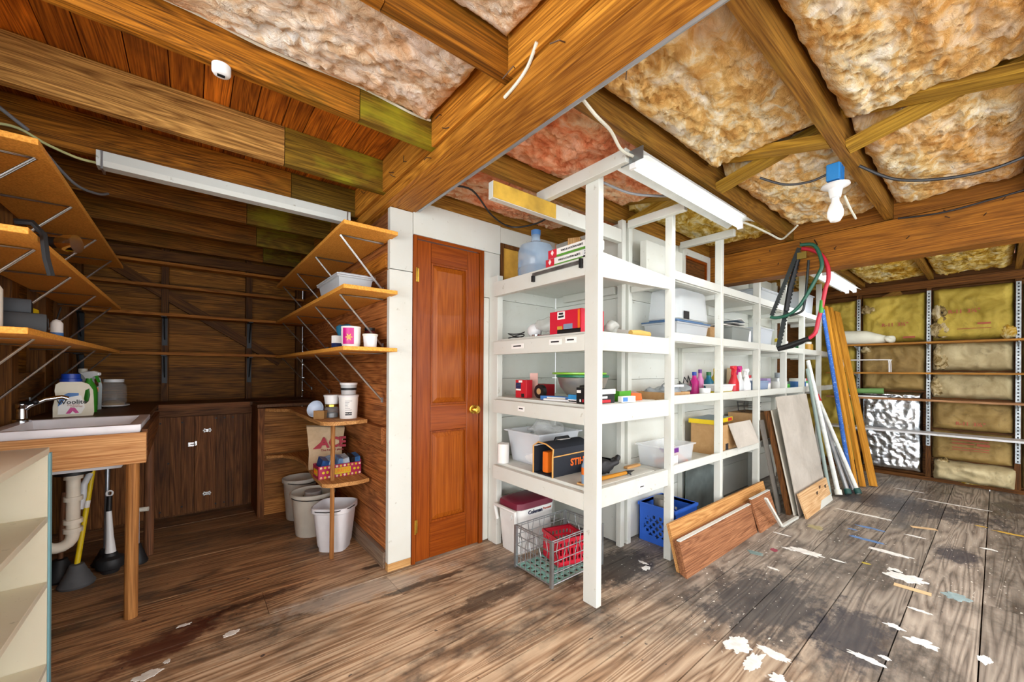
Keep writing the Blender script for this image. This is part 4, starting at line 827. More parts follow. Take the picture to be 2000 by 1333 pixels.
def cable(label, pts, r, m, name='cable', cat='cable'):
    # smooth through the given points
    P = [Vector(p) for p in pts]; Q = [P[0]]
    for i in range(len(P)-1):
        p0, p1, p2, p3 = P[max(i-1, 0)], P[i], P[i+1], P[min(i+2, len(P)-1)]
        for k_ in range(1, 7):
            s = k_/6; Q.append(.5*((2*p1)+(p2-p0)*s+(2*p0-5*p1+4*p2-p3)*s*s+(3*p1-p0-3*p2+p3)*s**3))
    return tag(obj(name, MB().tube(Q, r, 7), m, None, True), label, cat)
CW = plain('cable_white', '#d8d8c8', .45); CG = plain('cable_grey', '#8f9296', .45); CK = plain('cable_black', '#232326', .45); CYL = plain('cable_yellowish', '#c9c88a', .45)
cable('white flat cable running along the joist under the cream insulation', [(-1.3, -.632, 2.41), (-.95, -.634, 2.42), (-.7, -.635, 2.405), (-.4, -.634, 2.42), (-.15, -.634, 2.405), (-.055, -.634, 2.41)], .006, CW)
cable('yellowish cable drooping to the end of the white light housing', [(-1.7, .44, 2.27), (-1.55, .43, 2.3), (-1.45, .44, 2.26), (-1.36, .45, 2.235), (-1.294, .46, 2.235)], .006, CYL)
cable('grey cable passing through a hole in the joist above the sink shelves', [(-1.72, .2, 2.44), (-1.62, .35, 2.38), (-1.52, .505, 2.33)], .008, CG)
cable('grey cable loop hanging behind the nook joists', [(-1.5, .6, 2.3), (-1.42, .8, 2.22), (-1.36, 1.0, 2.25), (-1.33, 1.12, 2.3)], .007, CG)
cable('short white cable end stapled on the main beam', [(-.05, -1.37, 2.31), (-.035, -1.31, 2.275), (-.034, -1.25, 2.25), (-.036, -1.18, 2.235)], .006, CW)
# ================================================================ WHITE SHELVING
sh = thing('storage_shelving', 'white-painted built-in shelving with a deep end bay and a long shallow run', 'shelving', (.72, -.98, 0)); SL = Vector(sh.location)
def sb(n, a, b, m=WHITE, bev=.002): o = box(n, a, b, m, sh, bev); o.location -= SL; return o
sb('post', (.70, -1.03, 0), (.74, -.94, 2.286)); PX = (1.485, 2.21, 2.965, 3.665, 4.25, 4.9)
for x in PX: sb('post', (x, -1.0, 0), (x+.04, -.95, 2.286))
sb('top_rail', (.658, -1.22, 2.22), (.698, -.6, 2.286)); sb('top_rail', (1.443, -1.1, 2.235), (1.483, -.69, 2.286)); sb('top_rail', (2.168, -1.1, 2.235), (2.208, -.69, 2.286))
sb('long_rail', (.28, -.68, 2.125), (1.39, -.64, 2.215)); sb('bare_face', (.281, -.682, 2.127), (.74, -.6805, 2.213), plain('bare_wood_yellow', '#c9a23a', .6, var=.2))
SZ = (1.85, 1.445, 1.045, .59)
for i, z in enumerate(SZ):
    sb('shelf_board', (.742, -.94, z-.02), (1.393, -.112, z)) ; sb('end_fascia', (.702, -.938, z-.108), (.741, -.12, z-.018 if i else z-.01))
    if i == 0: o = obj('front_fascia', MB().hexa([(.743, -.982, 1.735), (1.484, -.982, 1.765), (1.484, -.945, 1.765), (.743, -.945, 1.735), (.743, -.982, 1.875), (1.484, -.982, 1.84), (1.484, -.945, 1.84), (.743, -.945, 1.875)]), WHITE, sh); o.location -= SL
    else: sb('front_fascia', (.743, -.982, z-.105), (1.484, -.945, z-.001))
    sb('cleat', (.8, -.9, z-.075), (1.39, -.86, z-.021)); sb('cleat', (1.388, -.62, z-.075), (1.424, -.12, z-.021)); sb('shelf_board', (.792, -.1115, z-.02), (1.424, -.0095, z))
LZ = (1.845, 1.44, 1.025, .565)
xs = list(PX)+[5.45]
for z in LZ:
    for a, b in zip(xs, xs[1:]):
        if z < .6 and a > 3.6: continue
        sb('shelf_board', (a, -.948, z-.018), (b-.001, -.684, z)); sb('shelf_lip', (a+.041, -.999, z-.012), (b-.001, -.982, z+.045)); sb('shelf_edge', (a+.041, -.981, z-.018), (b-.001, -.949, z)); sb('cleat', (a+.002, -.948, z-.058), (a+.036, -.69, z-.019))
def sticker(y, z, w_, h_, plane='x'):
    p = sb('label_sticker', (.6995, y-w_/2, z-h_/2), (.7019, y+w_/2, z+h_/2), WLAB, 0)
for y, z, w_ in ((-.38, 1.385, .12), (-.72, 1.395, .1), (-.84, 1.4, .08), (-.42, .985, .06)):
    sticker(y, z, w_, .032); sb('print_line', (.6985, y-w_*.32, z-.003), (.6994, y+w_*.32, z+.005), INK, 0)
sb('label_sticker', (1.15, -.984, .52), (1.21, -.9825, .55), WLAB, 0); sb('print_line', (1.16, -.985, .532), (1.2, -.9845, .538), INK, 0)
sb('loose_strip', (1.27, -.82, .591), (1.42, -.79, .606), W('tan', 0))
# ---------------------------------------------------------------- helpers for packages
def carton(name, label, loc, rz, lx, ly, lz, m, cat='box', decals=(), texts=(), group=None, rot=None):
    """closed box; decals (face, u0,v0,u1,v1,mat) on faces -x,-y,+z in metres from the face's centre-bottom"""
    t = thing(name, label, cat, loc, rz, group, rot); obj('box', MB().box((-lx/2, -ly/2, 0), (lx/2, ly/2, lz)).bevel(.0012, 1), m, t)
    for f, u0, v0, u1, v1, dm in decals:
        e = .0016
        if f == '-x': a, b = (-lx/2-e, -u1, v0), (-lx/2-.0002, -u0, v1)
        elif f == '-y': a, b = (u0, -ly/2-e, v0), (u1, -ly/2-.0002, v1)
        else: a, b = (u0, v0, lz+.0002), (u1, v1, lz+e)
        box('print_patch', a, b, dm, t)
    for f, s, u, v, size, tm, *sx in texts:
        M = facing((-lx/2-.0022, -u, v), (-1, 0, 0)) if f == '-x' else facing((u, -ly/2-.0022, v), (0, -1, 0))
        text('print', s, size, M, tm, t, sx=sx[0] if sx else 1, bold=.0004)
    return t
# ---------------------------------------------------------------- end bay, top shelf
t = thing('water_jug', 'big blue-tinted plastic water jug with handle on the top shelf', 'jug', (.93, -.3, 1.851), math.radians(100)); JB_ = clear('water_blue', '#a9c2da', .5, .12)
obj('bottle', MB().lathe([(.115, 0), (.125, .01), (.125, .075), (.119, .085), (.125, .095), (.125, .2), (.11, .24), (.06, .262), (.034, .275), (.03, .3), (.032, .335)], n=32, cap=False), JB_, t, True); obj('base', MB().lathe([(0, 0), (.115, 0)], n=32, cap=False), JB_, t); obj('cap', MB().lathe([(.033, .32), (.034, .352), (0, .354)], n=20), plain('cap_blue', '#4f7fb8', .35), t, True)
obj('handle', MB().tube([(.122, .0, .05), (.145, 0, .055), (.15, 0, .1), (.147, 0, .15), (.122, 0, .16)], .011, 10), plain('jug_handle', '#5d7fa8', .3), t, True)
AR, AG = plain('alarm_red', '#cf2638', .45), plain('alarm_green', '#5a9a34', .5)
for i, (dy, nm) in enumerate(((0, 'lower red, white and green alarm carton beside the water jug'), (-.02, 'upper red, white and green alarm carton beside the water jug'))):
    carton('alarm_carton', nm, (.8, -.76+dy, 1.851+i*.052), 0, .1, .34, .05, WLAB, decals=[('-x', -.17, 0, -.1, .05, AR), ('-x', -.1, 0, .17, .013, AG), ('-x', .12, .003, .165, .047, WPL)], texts=[('-x', 'VOICE & LOCATION ALERTS', .02, .03, .0155, INK, .85), ('-x', '2', .14, .031, .026, INK), ('-x', 'PACK', .14, .012, .01, INK), ('-x', '♦', -.135, .03, .03, WLAB)], group='stacked alarm cartons')
t = thing('plate_stack', 'white domed lid behind the alarm cartons on the top shelf', 'lid', (1.06, -.6, 1.851)); obj('dome', MB().lathe([(.12, 0), (.125, .02), (.11, .09), (.07, .12), (0, .13)], n=28), WPL, t, True)
t = thing('straightedge', 'worn steel straightedge with end hooks clipped under the top shelf edge', 'tool', (.69, -.73, 1.8)); obj('bar', MB().box((0, -.2, .005), (.006, .2, .025)), plain('worn_steel', '#8d8f8f', .4, .8, .3), t); obj('hook', MB().box((-.012, -.2, -.02), (.006, -.185, .03)), DARKSTEEL, t); obj('hook', MB().box((-.012, .18, -.03), (.006, .195, .006)), DARKSTEEL, t)
carton('white_block', 'small cream wood block behind the domed lid below the insulation', (1.28, -.36, 1.851), .5, .16, .09, .34, W('tan', 2), 'block')
# ---------------------------------------------------------------- end bay, second shelf
t = thing('wrapped_bulb', 'white globe bundled in clear plastic wrap on the second shelf', 'bundle', (.87, -.36, 1.446)); obj('globe', MB().sphere((0, 0, .05), .05, 20), WPL, t, True); obj('plastic_wrap', MB().sphere((.02, -.09, .075), .06, 24, (1, 1.3, .9)).noise(.03, 16), clear('wrap', '#dfe0da', .35, .15), t, True, False); obj('metal_base', MB().lathe([(.03, 0), (.032, .02), (0, .02)], (-.02, -.04, 0), 14), CHROME, t, True)
t = thing('wire_coil', 'loose dark cord coil at the corner of the second shelf', 'cord', (.84, -.2, 1.446)); obj('cord', MB().tube([(.04*math.cos(a)*(1+.1*a/6), .07*math.sin(a), .01+.008*math.sin(a*1.7)+.003*a) for a in [k_*.35 for k_ in range(34)]], .004, 6), CK, t, True)
CKC = carton('cooker_carton', 'red cooker carton with pictures of a pot on the second shelf', (.86, -.74, 1.446), 0, .2, .25, .135, plain('carton_red', '#cc1a34', .4), decals=[('-x', -.06, .085, .0, .13, WLAB), ('-x', -.06, .0, .12, .025, BLACK), ('-x', -.01, .02, .06, .055, plain('pot_grey', '#7d93a8', .35)), ('-x', -.06, .022, -.02, .045, plain('salad', '#c99a3a', .6)), ('-x', .1, .02, .115, .13, ORANGE)])
for z, w_ in ((.112, .034), (.095, .044)): o = box('print_bar', (.7578, -.71-w_/2, z+1.446), (.7583, -.71+w_/2, z+1.458), INK, CKC); o.location -= CKC.location
t = carton('flat_manual', 'dark red booklet lying between wrap and cooker carton', (.85, -.52, 1.446), .3, .12, .1, .008, plain('dk_red', '#7a2230', .5), 'booklet')
t = thing('plastic_bag', 'crumpled clear plastic bag behind the front post on the second shelf', 'bag', (1.06, -.84, 1.446)); obj('film', MB().sphere((0, 0, .045), .06, 24, (1, .9, .65)).noise(.03, 18), clear('film', '#c9cbc4', .55, .15), t, True, False)
t = thing('paper_sheet', 'curled white paper sheet on the second shelf', 'paper', (1.27, -.76, 1.447), .2); obj('sheet', MB().grid(lambda u, v: (-.12+.24*u, -.08+.16*v, .004+.05*(u-.4)**2*4*(v*.4+.6)), 12, 3), WLAB, t, True)
t = thing('tan_roll', 'rolled tan chamois at the end of the second shelf', 'roll', (1.27, -.905, 1.446), .0); obj('roll', MB().tube([(-.1, 0, .02), (0, .0, .022), (.1, 0, .02)], [.016, .022, .018], 12), plain('chamois', '#c9a455', .8), t, True)
# ---------------------------------------------------------------- end bay, third shelf
carton('red_carton', 'small bright red carton with navy and white label standing on the third shelf', (.82, -.31, 1.046), .1, .06, .1, .12, REDP, decals=[('-x', -.045, .06, .0, .1, plain('navy2', '#1c2850', .5)), ('-x', -.02, .102, .012, .116, WLAB), ('-x', -.045, .048, .0, .059, WLAB), ('-x', -.038, .085, -.006, .092, WPL), ('-x', .005, .005, .03, .028, BLACK)])
t = thing('black_reel', 'black and red reel of tape beside the bright red carton', 'reel', (.86, -.43, 1.046)); obj('wheel', MB().lathe([(.02, -.015), (.045, -.015), (.045, .015), (.02, .015)], n=24).xf(Matrix.Translation((0, 0, .046)) @ Matrix.Rotation(math.pi/2, 4, 'Y')), BLACK, t, True); obj('hub', MB().lathe([(0, -.017), (.02, -.017), (.02, .017), (0, .017)], n=16).xf(Matrix.Translation((0, 0, .046)) @ Matrix.Rotation(math.pi/2, 4, 'Y')), CARD, t, True)
carton('red_parts_carton', 'dark red carton lying behind the black reel', (.99, -.32, 1.046), -.2, .1, .14, .09, plain('carton_dkred', '#a01c26', .45), decals=[('-x', -.05, .02, .05, .045, plain('navy3', '#1c2850', .5))])
t = thing('pink_card', 'pink card sticking up behind the bright red carton', 'card', (.92, -.3, 1.046), .4); obj('card', MB().box((-.002, -.03, 0), (.002, .03, .165)), plain('pinkcard', '#e3b4a8', .6), t)
t = thing('steel_bowl', 'shiny stainless steel mixing bowl on the third shelf', 'bowl', (1.08, -.6, 1.046)); obj('bowl', MB().lathe([(0, 0), (.06, 0), (.1, .02), (.145, .075), (.165, .135), (.172, .137), (.17, .14), (.16, .135), (.14, .078), (.097, .025), (0, .006)], n=40), plain('stainless', '#e4e1dc', .3, .85, .04), t, True)
for z, lab, m, r, oy in ((1.188, 'dark green round plastic lid resting on the steel bowl', plain('lid_dkgreen', '#1d7a56', .4), .17, 0), (1.205, 'lime green round plastic lid on top of the dark green one', plain('lid_lime', '#8fc93c', .4), .175, .03)):
    t = thing('pot_cover', lab, 'lid', (1.08, -.6+oy, z)); obj('lid', MB().lathe([(0, 0), (r, 0), (r+.004, .004), (r+.004, .012), (r-.006, .014), (0, .01)], n=36), m, t, True)
carton('blue_parts_carton', 'blue and white carton lying before the steel bowl', (.83, -.6, 1.046), .25, .04, .2, .025, LBLUE, decals=[('-x', -.05, .004, .08, .02, WLAB)])
t = thing('caulk_strip', 'white plastic strip lying before the bowl', 'strip', (.78, -.66, 1.046), .12); obj('strip', MB().box((-.01, -.1, 0), (.01, .1, .012)).bevel(.003, 1), WPL, t)
carton('blue_white_carton', 'small blue and white carton at the shelf edge left of the post', (.8, -.79, 1.046), 0, .05, .07, .045, plain('carton_cyan', '#2f8ac4', .45), decals=[('-x', -.035, .0, .035, .018, WLAB), ('-x', -.03, .004, .03, .012, INK)])
carton('black_tool_carton', 'black carton with small red and white print left of the post', (.78, -.885, 1.046), 0, .06, .09, .09, BLACK, decals=[('-x', .02, .03, .045, .08, REDP), ('-x', -.04, .06, -.01, .075, WLAB), ('-x', -.02, .01, -.01, .025, WLAB), ('-x', .0, .01, .01, .025, REDP)])
carton('black_light_carton', 'black and white carton with red row right of the post', (.9, -.903, 1.046), 0, .14, .07, .08, BLACK, decals=[('-y', -.07, .052, .075, .08, WLAB), ('-y', -.07, .004, .03, .02, REDP), ('-y', -.06, .028, .0, .04, WLAB)])
t = thing('green_packet', 'green and orange plastic packets near the corner of the third shelf', 'packets', (1.17, -.865, 1.046)); obj('green_packet', MB().box((-.11, -.04, .0), (-.0, .04, .06)).noise(.03, 22), plain('pk_green', '#4fa02c', .35), t); obj('orange_packet', MB().box((.01, -.04, .0), (.13, .03, .045)).noise(.03, 26), plain('pk_orange', '#e0682c', .35), t)
carton('white_blue_carton', 'white carton with blue patch at the corner of the third shelf', (1.07, -.95, 1.046), -.1, .12, .03, .035, WLAB, decals=[('-y', -.05, .005, -.01, .03, LBLUE)])
t = thing('black_glove_lump', 'dark plastic gadget behind the black and white carton', 'gadget', (.92, -.8, 1.046)); obj('body', MB().box((-.06, -.04, 0), (.06, .04, .1)).bevel(.02, 2), DARKSTEEL, t, True)
# ---------------------------------------------------------------- end bay, bottom shelf
t = bin_('storage_tote', 'translucent tote stuffed with white bags on the bottom shelf', (1.02, -.29, .591), 0, .38, .33, .22, clear('tote_white', '#f2f5fa', .45, .35), None, 'tote', taper=.86, lip=.02)
obj('white_bags', MB().box((-.16, -.13, .01), (.16, .13, .19)).bevel(.05, 3).noise(.06, 9), plain('bag_white', '#eef0f2', .6), t, True, False); obj('plastic_film', MB().sphere((.02, 0, .235), .12, 26, (1.1, .95, .4)).noise(.07, 14), clear('film2', '#e6e6e4', .28, .12), t, True, False)
SB = plain('bag_navy', '#1e232d', .75, bump=.4); ST = plain('bag_trim', '#d9a35a', .7)
t = thing('tool_bag', 'dark canvas tool bag with orange lettering and tan piping', 'bag', (.9, -.585, .591))
for n, a, b, m in (('side_panel', (-.16, -.085, .0), (.17, -.08, .165), SB), ('side_panel', (-.16, .08, .0), (.17, .085, .165), SB), ('bottom_panel', (-.16, -.08, 0), (.17, .08, .006), SB), ('end_panel', (.165, -.08, .006), (.17, .08, .165), SB)): box(n, a, b, m, t)
obj('top_flap', MB().grid(lambda u, v: (-.16+.33*u, -.09+.18*v, .17+.03*math.sin(v*3.1)+(.0)), 4, 8), SB, t, True)
obj('flap_front', MB().box((-.16, -.0895, .125), (.17, -.0865, .171)), SB, t); obj('piping', MB().tube([(-.16, -.09, .124), (.17, -.09, .128)], .004, 6), ST, t); obj('piping', MB().tube([(-.163, -.085, 0), (-.163, -.085, .12), (-.163, -.09, .17), (-.163, -.03, .193), (-.163, .04, .198), (-.163, .085, .17), (-.163, .085, 0)], .005, 6), ST, t)
obj('orange_tool', MB().box((-.14, -.02, .01), (.1, .03, .14)).bevel(.015, 2), ORANGE, t, True); obj('carry_handle', MB().tube([(-.06, 0, .2), (-.05, 0, .215), (.06, 0, .215), (.07, 0, .2)], .008, 8), BLACK, t, True); obj('tag', MB().box((-.03, -.02, .2035), (.06, .02, .2055)), WLAB, t)
text('logo', 'STIHL', .06, facing((.07, -.087, .07), (0, -1, 0)), plain('stihl_orange', '#f07028', .5), t, bold=.002, sx=1.05)
t = thing('paper_roll', 'white paper towels rolled beside the wall post on the bottom shelf', 'roll', (.755, -.17, .591)); obj('roll', MB().lathe([(.012, 0), (.04, 0), (.04, .13), (.012, .13)], n=20).noise(.006, 30), WLAB, t, True)
t = thing('paint_bottle', 'slim white bottle with orange band left of the front post', 'bottle', (.785, -.88, .591)); obj('body', MB().lathe([(.022, 0), (.022, .11), (.012, .13), (.012, .15), (0, .15)], n=16), plain('btl_blue', '#7f9bb5', .4), t, True); obj('band', MB().lathe([(.0226, .06), (.0226, .1)], n=16, cap=False), ORANGE, t, True)
t = thing('work_gloves', 'black and teal rubber-coated work gloves lying right of the post', 'gloves', (1.08, -.78, .591), .1)
def skin(name, edges_pts, radii, edges, m, parent):
    me = bpy.data.meshes.new(name); me.from_pydata(edges_pts, edges, []); o = bpy.data.objects.new(name, me); COL.objects.link(o); o.parent = parent; md = o.modifiers.new('s', 'SKIN'); me.skin_vertices[0].data[0].use_root = True
    for v, r in zip(me.skin_vertices[0].data, radii): v.radius = (r, r)
    sd = o.modifiers.new('d', 'SUBSURF'); sd.levels = 2; sd.render_levels = 2; me.materials.append(m); return o
pts = [(-.12, 0, .05), (-.05, 0, .055), (.02, 0, .05), (.08, -.03, .06), (.12, -.035, .1), (.08, 0, .05), (.13, .0, .07), (.16, .0, .05), (.075, .03, .05), (.13, .035, .05), (.0, -.045, .06), (.05, -.075, .08)]
skin('glove', pts, [.05, .05, .045, .02, .018, .02, .018, .016, .02, .018, .022, .018], [(0, 1), (1, 2), (2, 3), (3, 4), (2, 5), (5, 6), (6, 7), (2, 8), (8, 9), (1, 10), (10, 11)], RUBBER, t)
obj('cuff', MB().lathe([(.045, -.02), (.05, 0), (.045, .02)], n=20, cap=False).xf(Matrix.Translation((-.13, 0, .052)) @ Matrix.Rotation(math.pi/2, 4, 'Y')), TEAL, t, True)
t = thing('hand_pick', 'hammer with yellow wooden handle and dark claw lying at the shelf edge', 'hammer', (1.02, -.89, .591), math.radians(-4)); obj('handle', MB().tube([(-.2, 0, .014), (-.05, 0, .014), (.12, 0, .016)], [.014, .012, .011], 10), W('goldboard', 0), t, True); obj('head', MB().tube([(.12, .0, .016), (.16, 0, .018), (.2, .0, .02)], [.013, .008, .002], 8).tube([(.135, -.01, .018), (.14, -.025, .004)], [.007, .003], 6), DARKSTEEL, t, True)
t = thing('wood_spatula', 'flat wooden stick end poking out left of the post', 'stick', (.78, -.9, .591), math.radians(100)); obj('stick', MB().prism(arc(-.05, 0, .016, 90, 270)+[(.06, -.014), (.06, .014)], 2, .001, .01), W('tan', 0), t)
# ---------------------------------------------------------------- floor of the end bay
CW_ = plain('cooler_white', '#e5e6e2', .4, var=.04); MR = plain('cooler_maroon', '#6e1b32', .45, bump=.15)
t = thing('cooler', 'white picnic cooler with maroon lid under the bottom shelf', 'cooler', (.91, -.24, 0), 0)
obj('body', loft([sq(1, 0, 8, .15, .095), sq(1, .28, 8, .172, .115), sq(1, .3, 8, .172, .115)], True, True), CW_, t, True); obj('lid', loft([sq(1, .302, 8, .172, .115), sq(1, .34, 8, .166, .11), sq(1, .352, 8, .145, .09)]), MR, t, True)
obj('handle', MB().tube([(-.18, .1, .2), (-.195, .11, .3), (-.2, .0, .302), (-.195, -.11, .3), (-.18, -.1, .2)], .012, 8), CW_, t, True); obj('pivot', MB().lathe([(.0, 0), (.02, 0), (.02, .012), (0, .012)], n=16).xf(Matrix.Translation((-.165, -.03, .24)) @ Matrix.Rotation(-math.pi/2, 4, 'Y')), CW_, t, True)
text('print', 'Coleman', .036, facing((-.02, -.116, .275), (0, -1, -.06)), plain('navy_print', '#1f2440', .5), t, bold=.0008, extrude=.002); text('print', 'Personal', .022, facing((.09, -.116, .277), (0, -1, -.06)), RED, t, extrude=.002)
GALV = plain('galvanised', '#a9adae', .4, .85, .2); t = thing('wire_crate', 'galvanised wire milk crate on the floor beside the front post', 'crate', (.878, -.59, 0))
X_, Y_, H_ = .222, .158, .262
for sx in (-1, 1):
    for sy in (-1, 1): box('corner_post', (sx*X_-.009, sy*Y_-.009, 0), (sx*X_+.009, sy*Y_+.009, H_), GALV, t)
def wire(p, q, r=.0028): return obj('wire', MB().tube([p, q], r, 6), GALV, t)
for z in (.012, .075, .14, .2, .25, .262):
    for s in (-1, 1): wire((-X_, s*Y_, z), (X_, s*Y_, z), .004 if z > .25 or z < .02 else .0028); wire((s*X_, -Y_, z), (s*X_, Y_, z), .004 if z > .25 or z < .02 else .0028)
for s in (-1, 1):
    for k_ in range(1, 9):
        x = -X_+2*X_*k_/9; obj('wire', MB().tube([(x, s*Y_, .01), (x, s*Y_, .15), (x+.012*(-1)**k_, s*Y_, .19), (x, s*Y_, .26)], .0026, 6), GALV, t)
    for k_ in range(1, 7):
        y = -Y_+2*Y_*k_/7; obj('wire', MB().tube([(s*X_, y, .01), (s*X_, y, .15), (s*X_, y+.012*(-1)**k_, .19), (s*X_, y, .26)], .0026, 6), GALV, t)
def lattice(nu, nv, fn, fill, th, name, m, parent):
    bm = bmesh.new(); V = {}
    def v(i, j):
        if (i, j) not in V: V[i, j] = bm.verts.new(fn(i/nu, j/nv))
        return V[i, j]
    for i in range(nu):
        for j in range(nv):
            if fill(i, j): bm.faces.new((v(i, j), v(i+1, j), v(i+1, j+1), v(i, j+1)))
    bmesh.ops.recalc_face_normals(bm, faces=bm.faces); bm.normal_update(); bmesh.ops.solidify(bm, geom=bm.faces[:], thickness=th); mb = MB(); mb.bm.free(); mb.bm = bm
    return obj(name, mb, m, parent)
lattice(25, 19, lambda u, v: ((u-.5)*2*X_*.97, (v-.5)*2*Y_*.97, .014), lambda i, j: i % 3 == 0 or j % 3 == 0 or i == 24 or j == 18, .008, 'bottom_grid', plain('mint', '#7fb0a4', .6), t)
def crate(name, label, loc, rz, lx, ly, h, m, nx, ny, nz, solid=()):
    t = thing(name, label, 'crate', loc, rz); f = lambda i, j, nu, nv: i % 3 == 0 or i == nu-1 or j < 2 or j > nv-3 or (j % 4 == 0)
    for s in (-1, 1):
        lattice(nx, nz, lambda u, v: ((u-.5)*lx, s*ly/2, v*h), lambda i, j: f(i, j, nx, nz), .006, 'side_panel', m, t)
        lattice(ny, nz, lambda u, v: (s*lx/2, (u-.5)*ly, v*h), lambda i, j: f(i, j, ny, nz), .006, 'end_panel', m, t)
    lattice(nx, ny, lambda u, v: ((u-.5)*lx, (v-.5)*ly, .008), lambda i, j: i % 3 == 0 or j % 3 == 0, .006, 'bottom_grid', m, t)
    mb = MB()
    for s in (-1, 1): box('rim', (-lx/2-.006, s*ly/2-.006, h-.02), (lx/2+.006, s*ly/2+.006, h), m, t); box('rim', (s*lx/2-.006, -ly/2+.007, h-.02), (s*lx/2+.006, ly/2-.007, h), m, t)
    return t
crate('red_basket', 'small red plastic basket inside the wire crate', (.945, -.57, .021), math.radians(-14), .2, .19, .17, plain('basket_red', '#d01f36', .4), 22, 19, 13)
t = thing('milk_crate', 'royal blue plastic milk crate under the long shelves', 'crate', (1.79, -.81, 0)); RBL = plain('crate_blue', '#2c62c8', .45)
def dia(i, j, nu, nv):
    e = ((i+.5)/nu-.5)**2/.36**2+((j+.5)/nv-.45)**2/.3**2
    return e > 1 or (i+j) % 5 < 2 or (i-j) % 5 < 2
for s in (-1, 1):
    lattice(30, 26, lambda u, v: ((u-.5)*.31, s*.14, v*.27), lambda i, j: dia(i, j, 30, 26), .006, 'side_panel', RBL, t); lattice(28, 26, lambda u, v: (s*.155, (u-.5)*.28, v*.27), lambda i, j: dia(i, j, 28, 26), .006, 'end_panel', RBL, t)
    box('rim', (-.162, s*.14-.006, .25), (.162, s*.14+.006, .272), RBL, t); box('rim', (s*.155-.006, -.132, .25), (s*.155+.006, .132, .272), RBL, t)
box('bottom', (-.15, -.135, .004), (.15, .135, .012), RBL, t)
t = thing('round_tin', 'round dull metal tin lying in the blue milk crate', 'tin', (1.73, -.8, .013)); obj('tin', MB().lathe([(.0, 0), (.06, 0), (.06, .3), (.054, .305), (0, .305)], n=24), plain('dull_tin', '#8a857c', .4, .7), t, True)
# ---------------------------------------------------------------- long run: top shelf
carton('white_wall_panel', 'large flat white wall panel on edge on the top shelf behind the second post', (1.78, -.76, 1.846), 0, .5, .05, .3, WHITE, 'box')  # flat box standing in for the white wall panel above this shelf
t = bin_('storage_tote', 'translucent tote with handwritten label on the top shelf past the saws', (4.55, -.83, 1.846), 0, .5, .24, .28, CT2, None, 'tote'); obj('handwriting', MB().tube([(-.15+.012*math.sin(k_*2.1), -.134, .22-.0045*k_) for k_ in range(34)], .0035, 5), plain('pen_blue', '#2f5a9a', .5), t)
bin_('storage_tote', 'clear tote on the top shelf just past the girder', (3.4, -.82, 1.846), 0, .42, .24, .16, CT, CT2, 'tote')
bin_('storage_tote', 'clear tote with blue lid on the second long shelf', (1.86, -.83, 1.441), 0, .46, .25, .13, CT, plain('lid_blue', '#4f6f95', .4), 'tote')
t = thing('storage_tote', 'clear tote upside down on top of the blue-lidded tote', 'tote', (1.89, -.83, 1.601)); obj('tub', loft([sq(1, 0, 8, .25, .125), sq(1, .02, 8, .245, .122), sq(1, .2, 8, .225, .11), sq(1, .212, 8, .21, .1)], False, True), CT, t, True)
obj('clip', MB().box((-.17, -.132, -.005), (-.1, -.126, .05)), BLACK, t)
carton('brown_carton', 'small brown carton on the second long shelf by the third post', (2.36, -.8, 1.441), 0, .14, .16, .15, CARD); carton('folded_cloth', 'folded grey cloth on the second long shelf before the third post', (2.16, -.9, 1.441), .1, .13, .09, .025, plain('cloth_grey', '#8f9a94', .9), 'cloth')
t = bin_('storage_tote', 'grey clear bin under a pile of papers on the second long shelf', (2.72, -.83, 1.441), 0, .36, .24, .17, clear('bin_grey', '#9aa09c', .7), None, 'tote')
t = thing('paper_pile', 'fan of white papers and dark folders over the grey bin', 'papers', (2.66, -.835, 1.612))
for i in range(6): o = obj('sheet', MB().box((-.14, -.09, 0), (.14, .09, .004)), (WLAB, GREYCARD, INK, WLAB, plain('fold_blue', '#4f6272', .5), WLAB)[i], t); o.location = (-.05+.04*i, 0, .004+.011*i); o.rotation_euler = (.08*math.sin(i), .05*math.cos(i), .1*i-.25)
t = thing('spray_tube', 'white tube with green cap on the second long shelf', 'tube', (2.93, -.925, 1.441)); obj('tube', MB().lathe([(.022, .03), (.022, .15), (0, .155)], n=16), WPL, t, True); obj('cap', MB().lathe([(.026, 0), (.026, .03), (0, .03)], n=16), GRN, t, True)
bin_('storage_tote', 'pale clear tote beyond the fourth post on the second long shelf', (3.26, -.83, 1.441), 0, .4, .24, .2, CT2, None, 'tote')
def can(label, x, y, z, r, h, m, lab=None, capm=None, name='can', cat='can'):
    t = thing(name, label, cat, (x, y, z)); obj('body', MB().lathe([(r, 0), (r, h), (r*.92, h+.003), (0, h+.003)], n=20), m, t, True)
    if lab: obj('label', MB().lathe([(r+.0008, h*.2), (r+.0008, h*.75)], n=20, cap=False), lab, t, True)
    if capm: obj('cap', MB().lathe([(r*.7, h+.003), (r*.7, h+.03), (0, h+.031)], n=16), capm, t, True)
    return t
can('yellow and white can on the second long shelf below the red saw', 3.9, -.88, 1.441, .05, .14, YEL, WLAB); can('white can with green print on the second long shelf', 4.55, -.88, 1.441, .05, .15, WLAB, DGRN); can('amber jar at the end of the second long shelf', 4.8, -.9, 1.441, .05, .12, plain('amber', '#b8892c', .35), None, OFFW, 'jar', 'jar'); can('white bowl-topped tub by the yellow can on the second long shelf', 4.05, -.86, 1.441, .07, .09, WLAB, None, WPL, 'tub', 'tub')
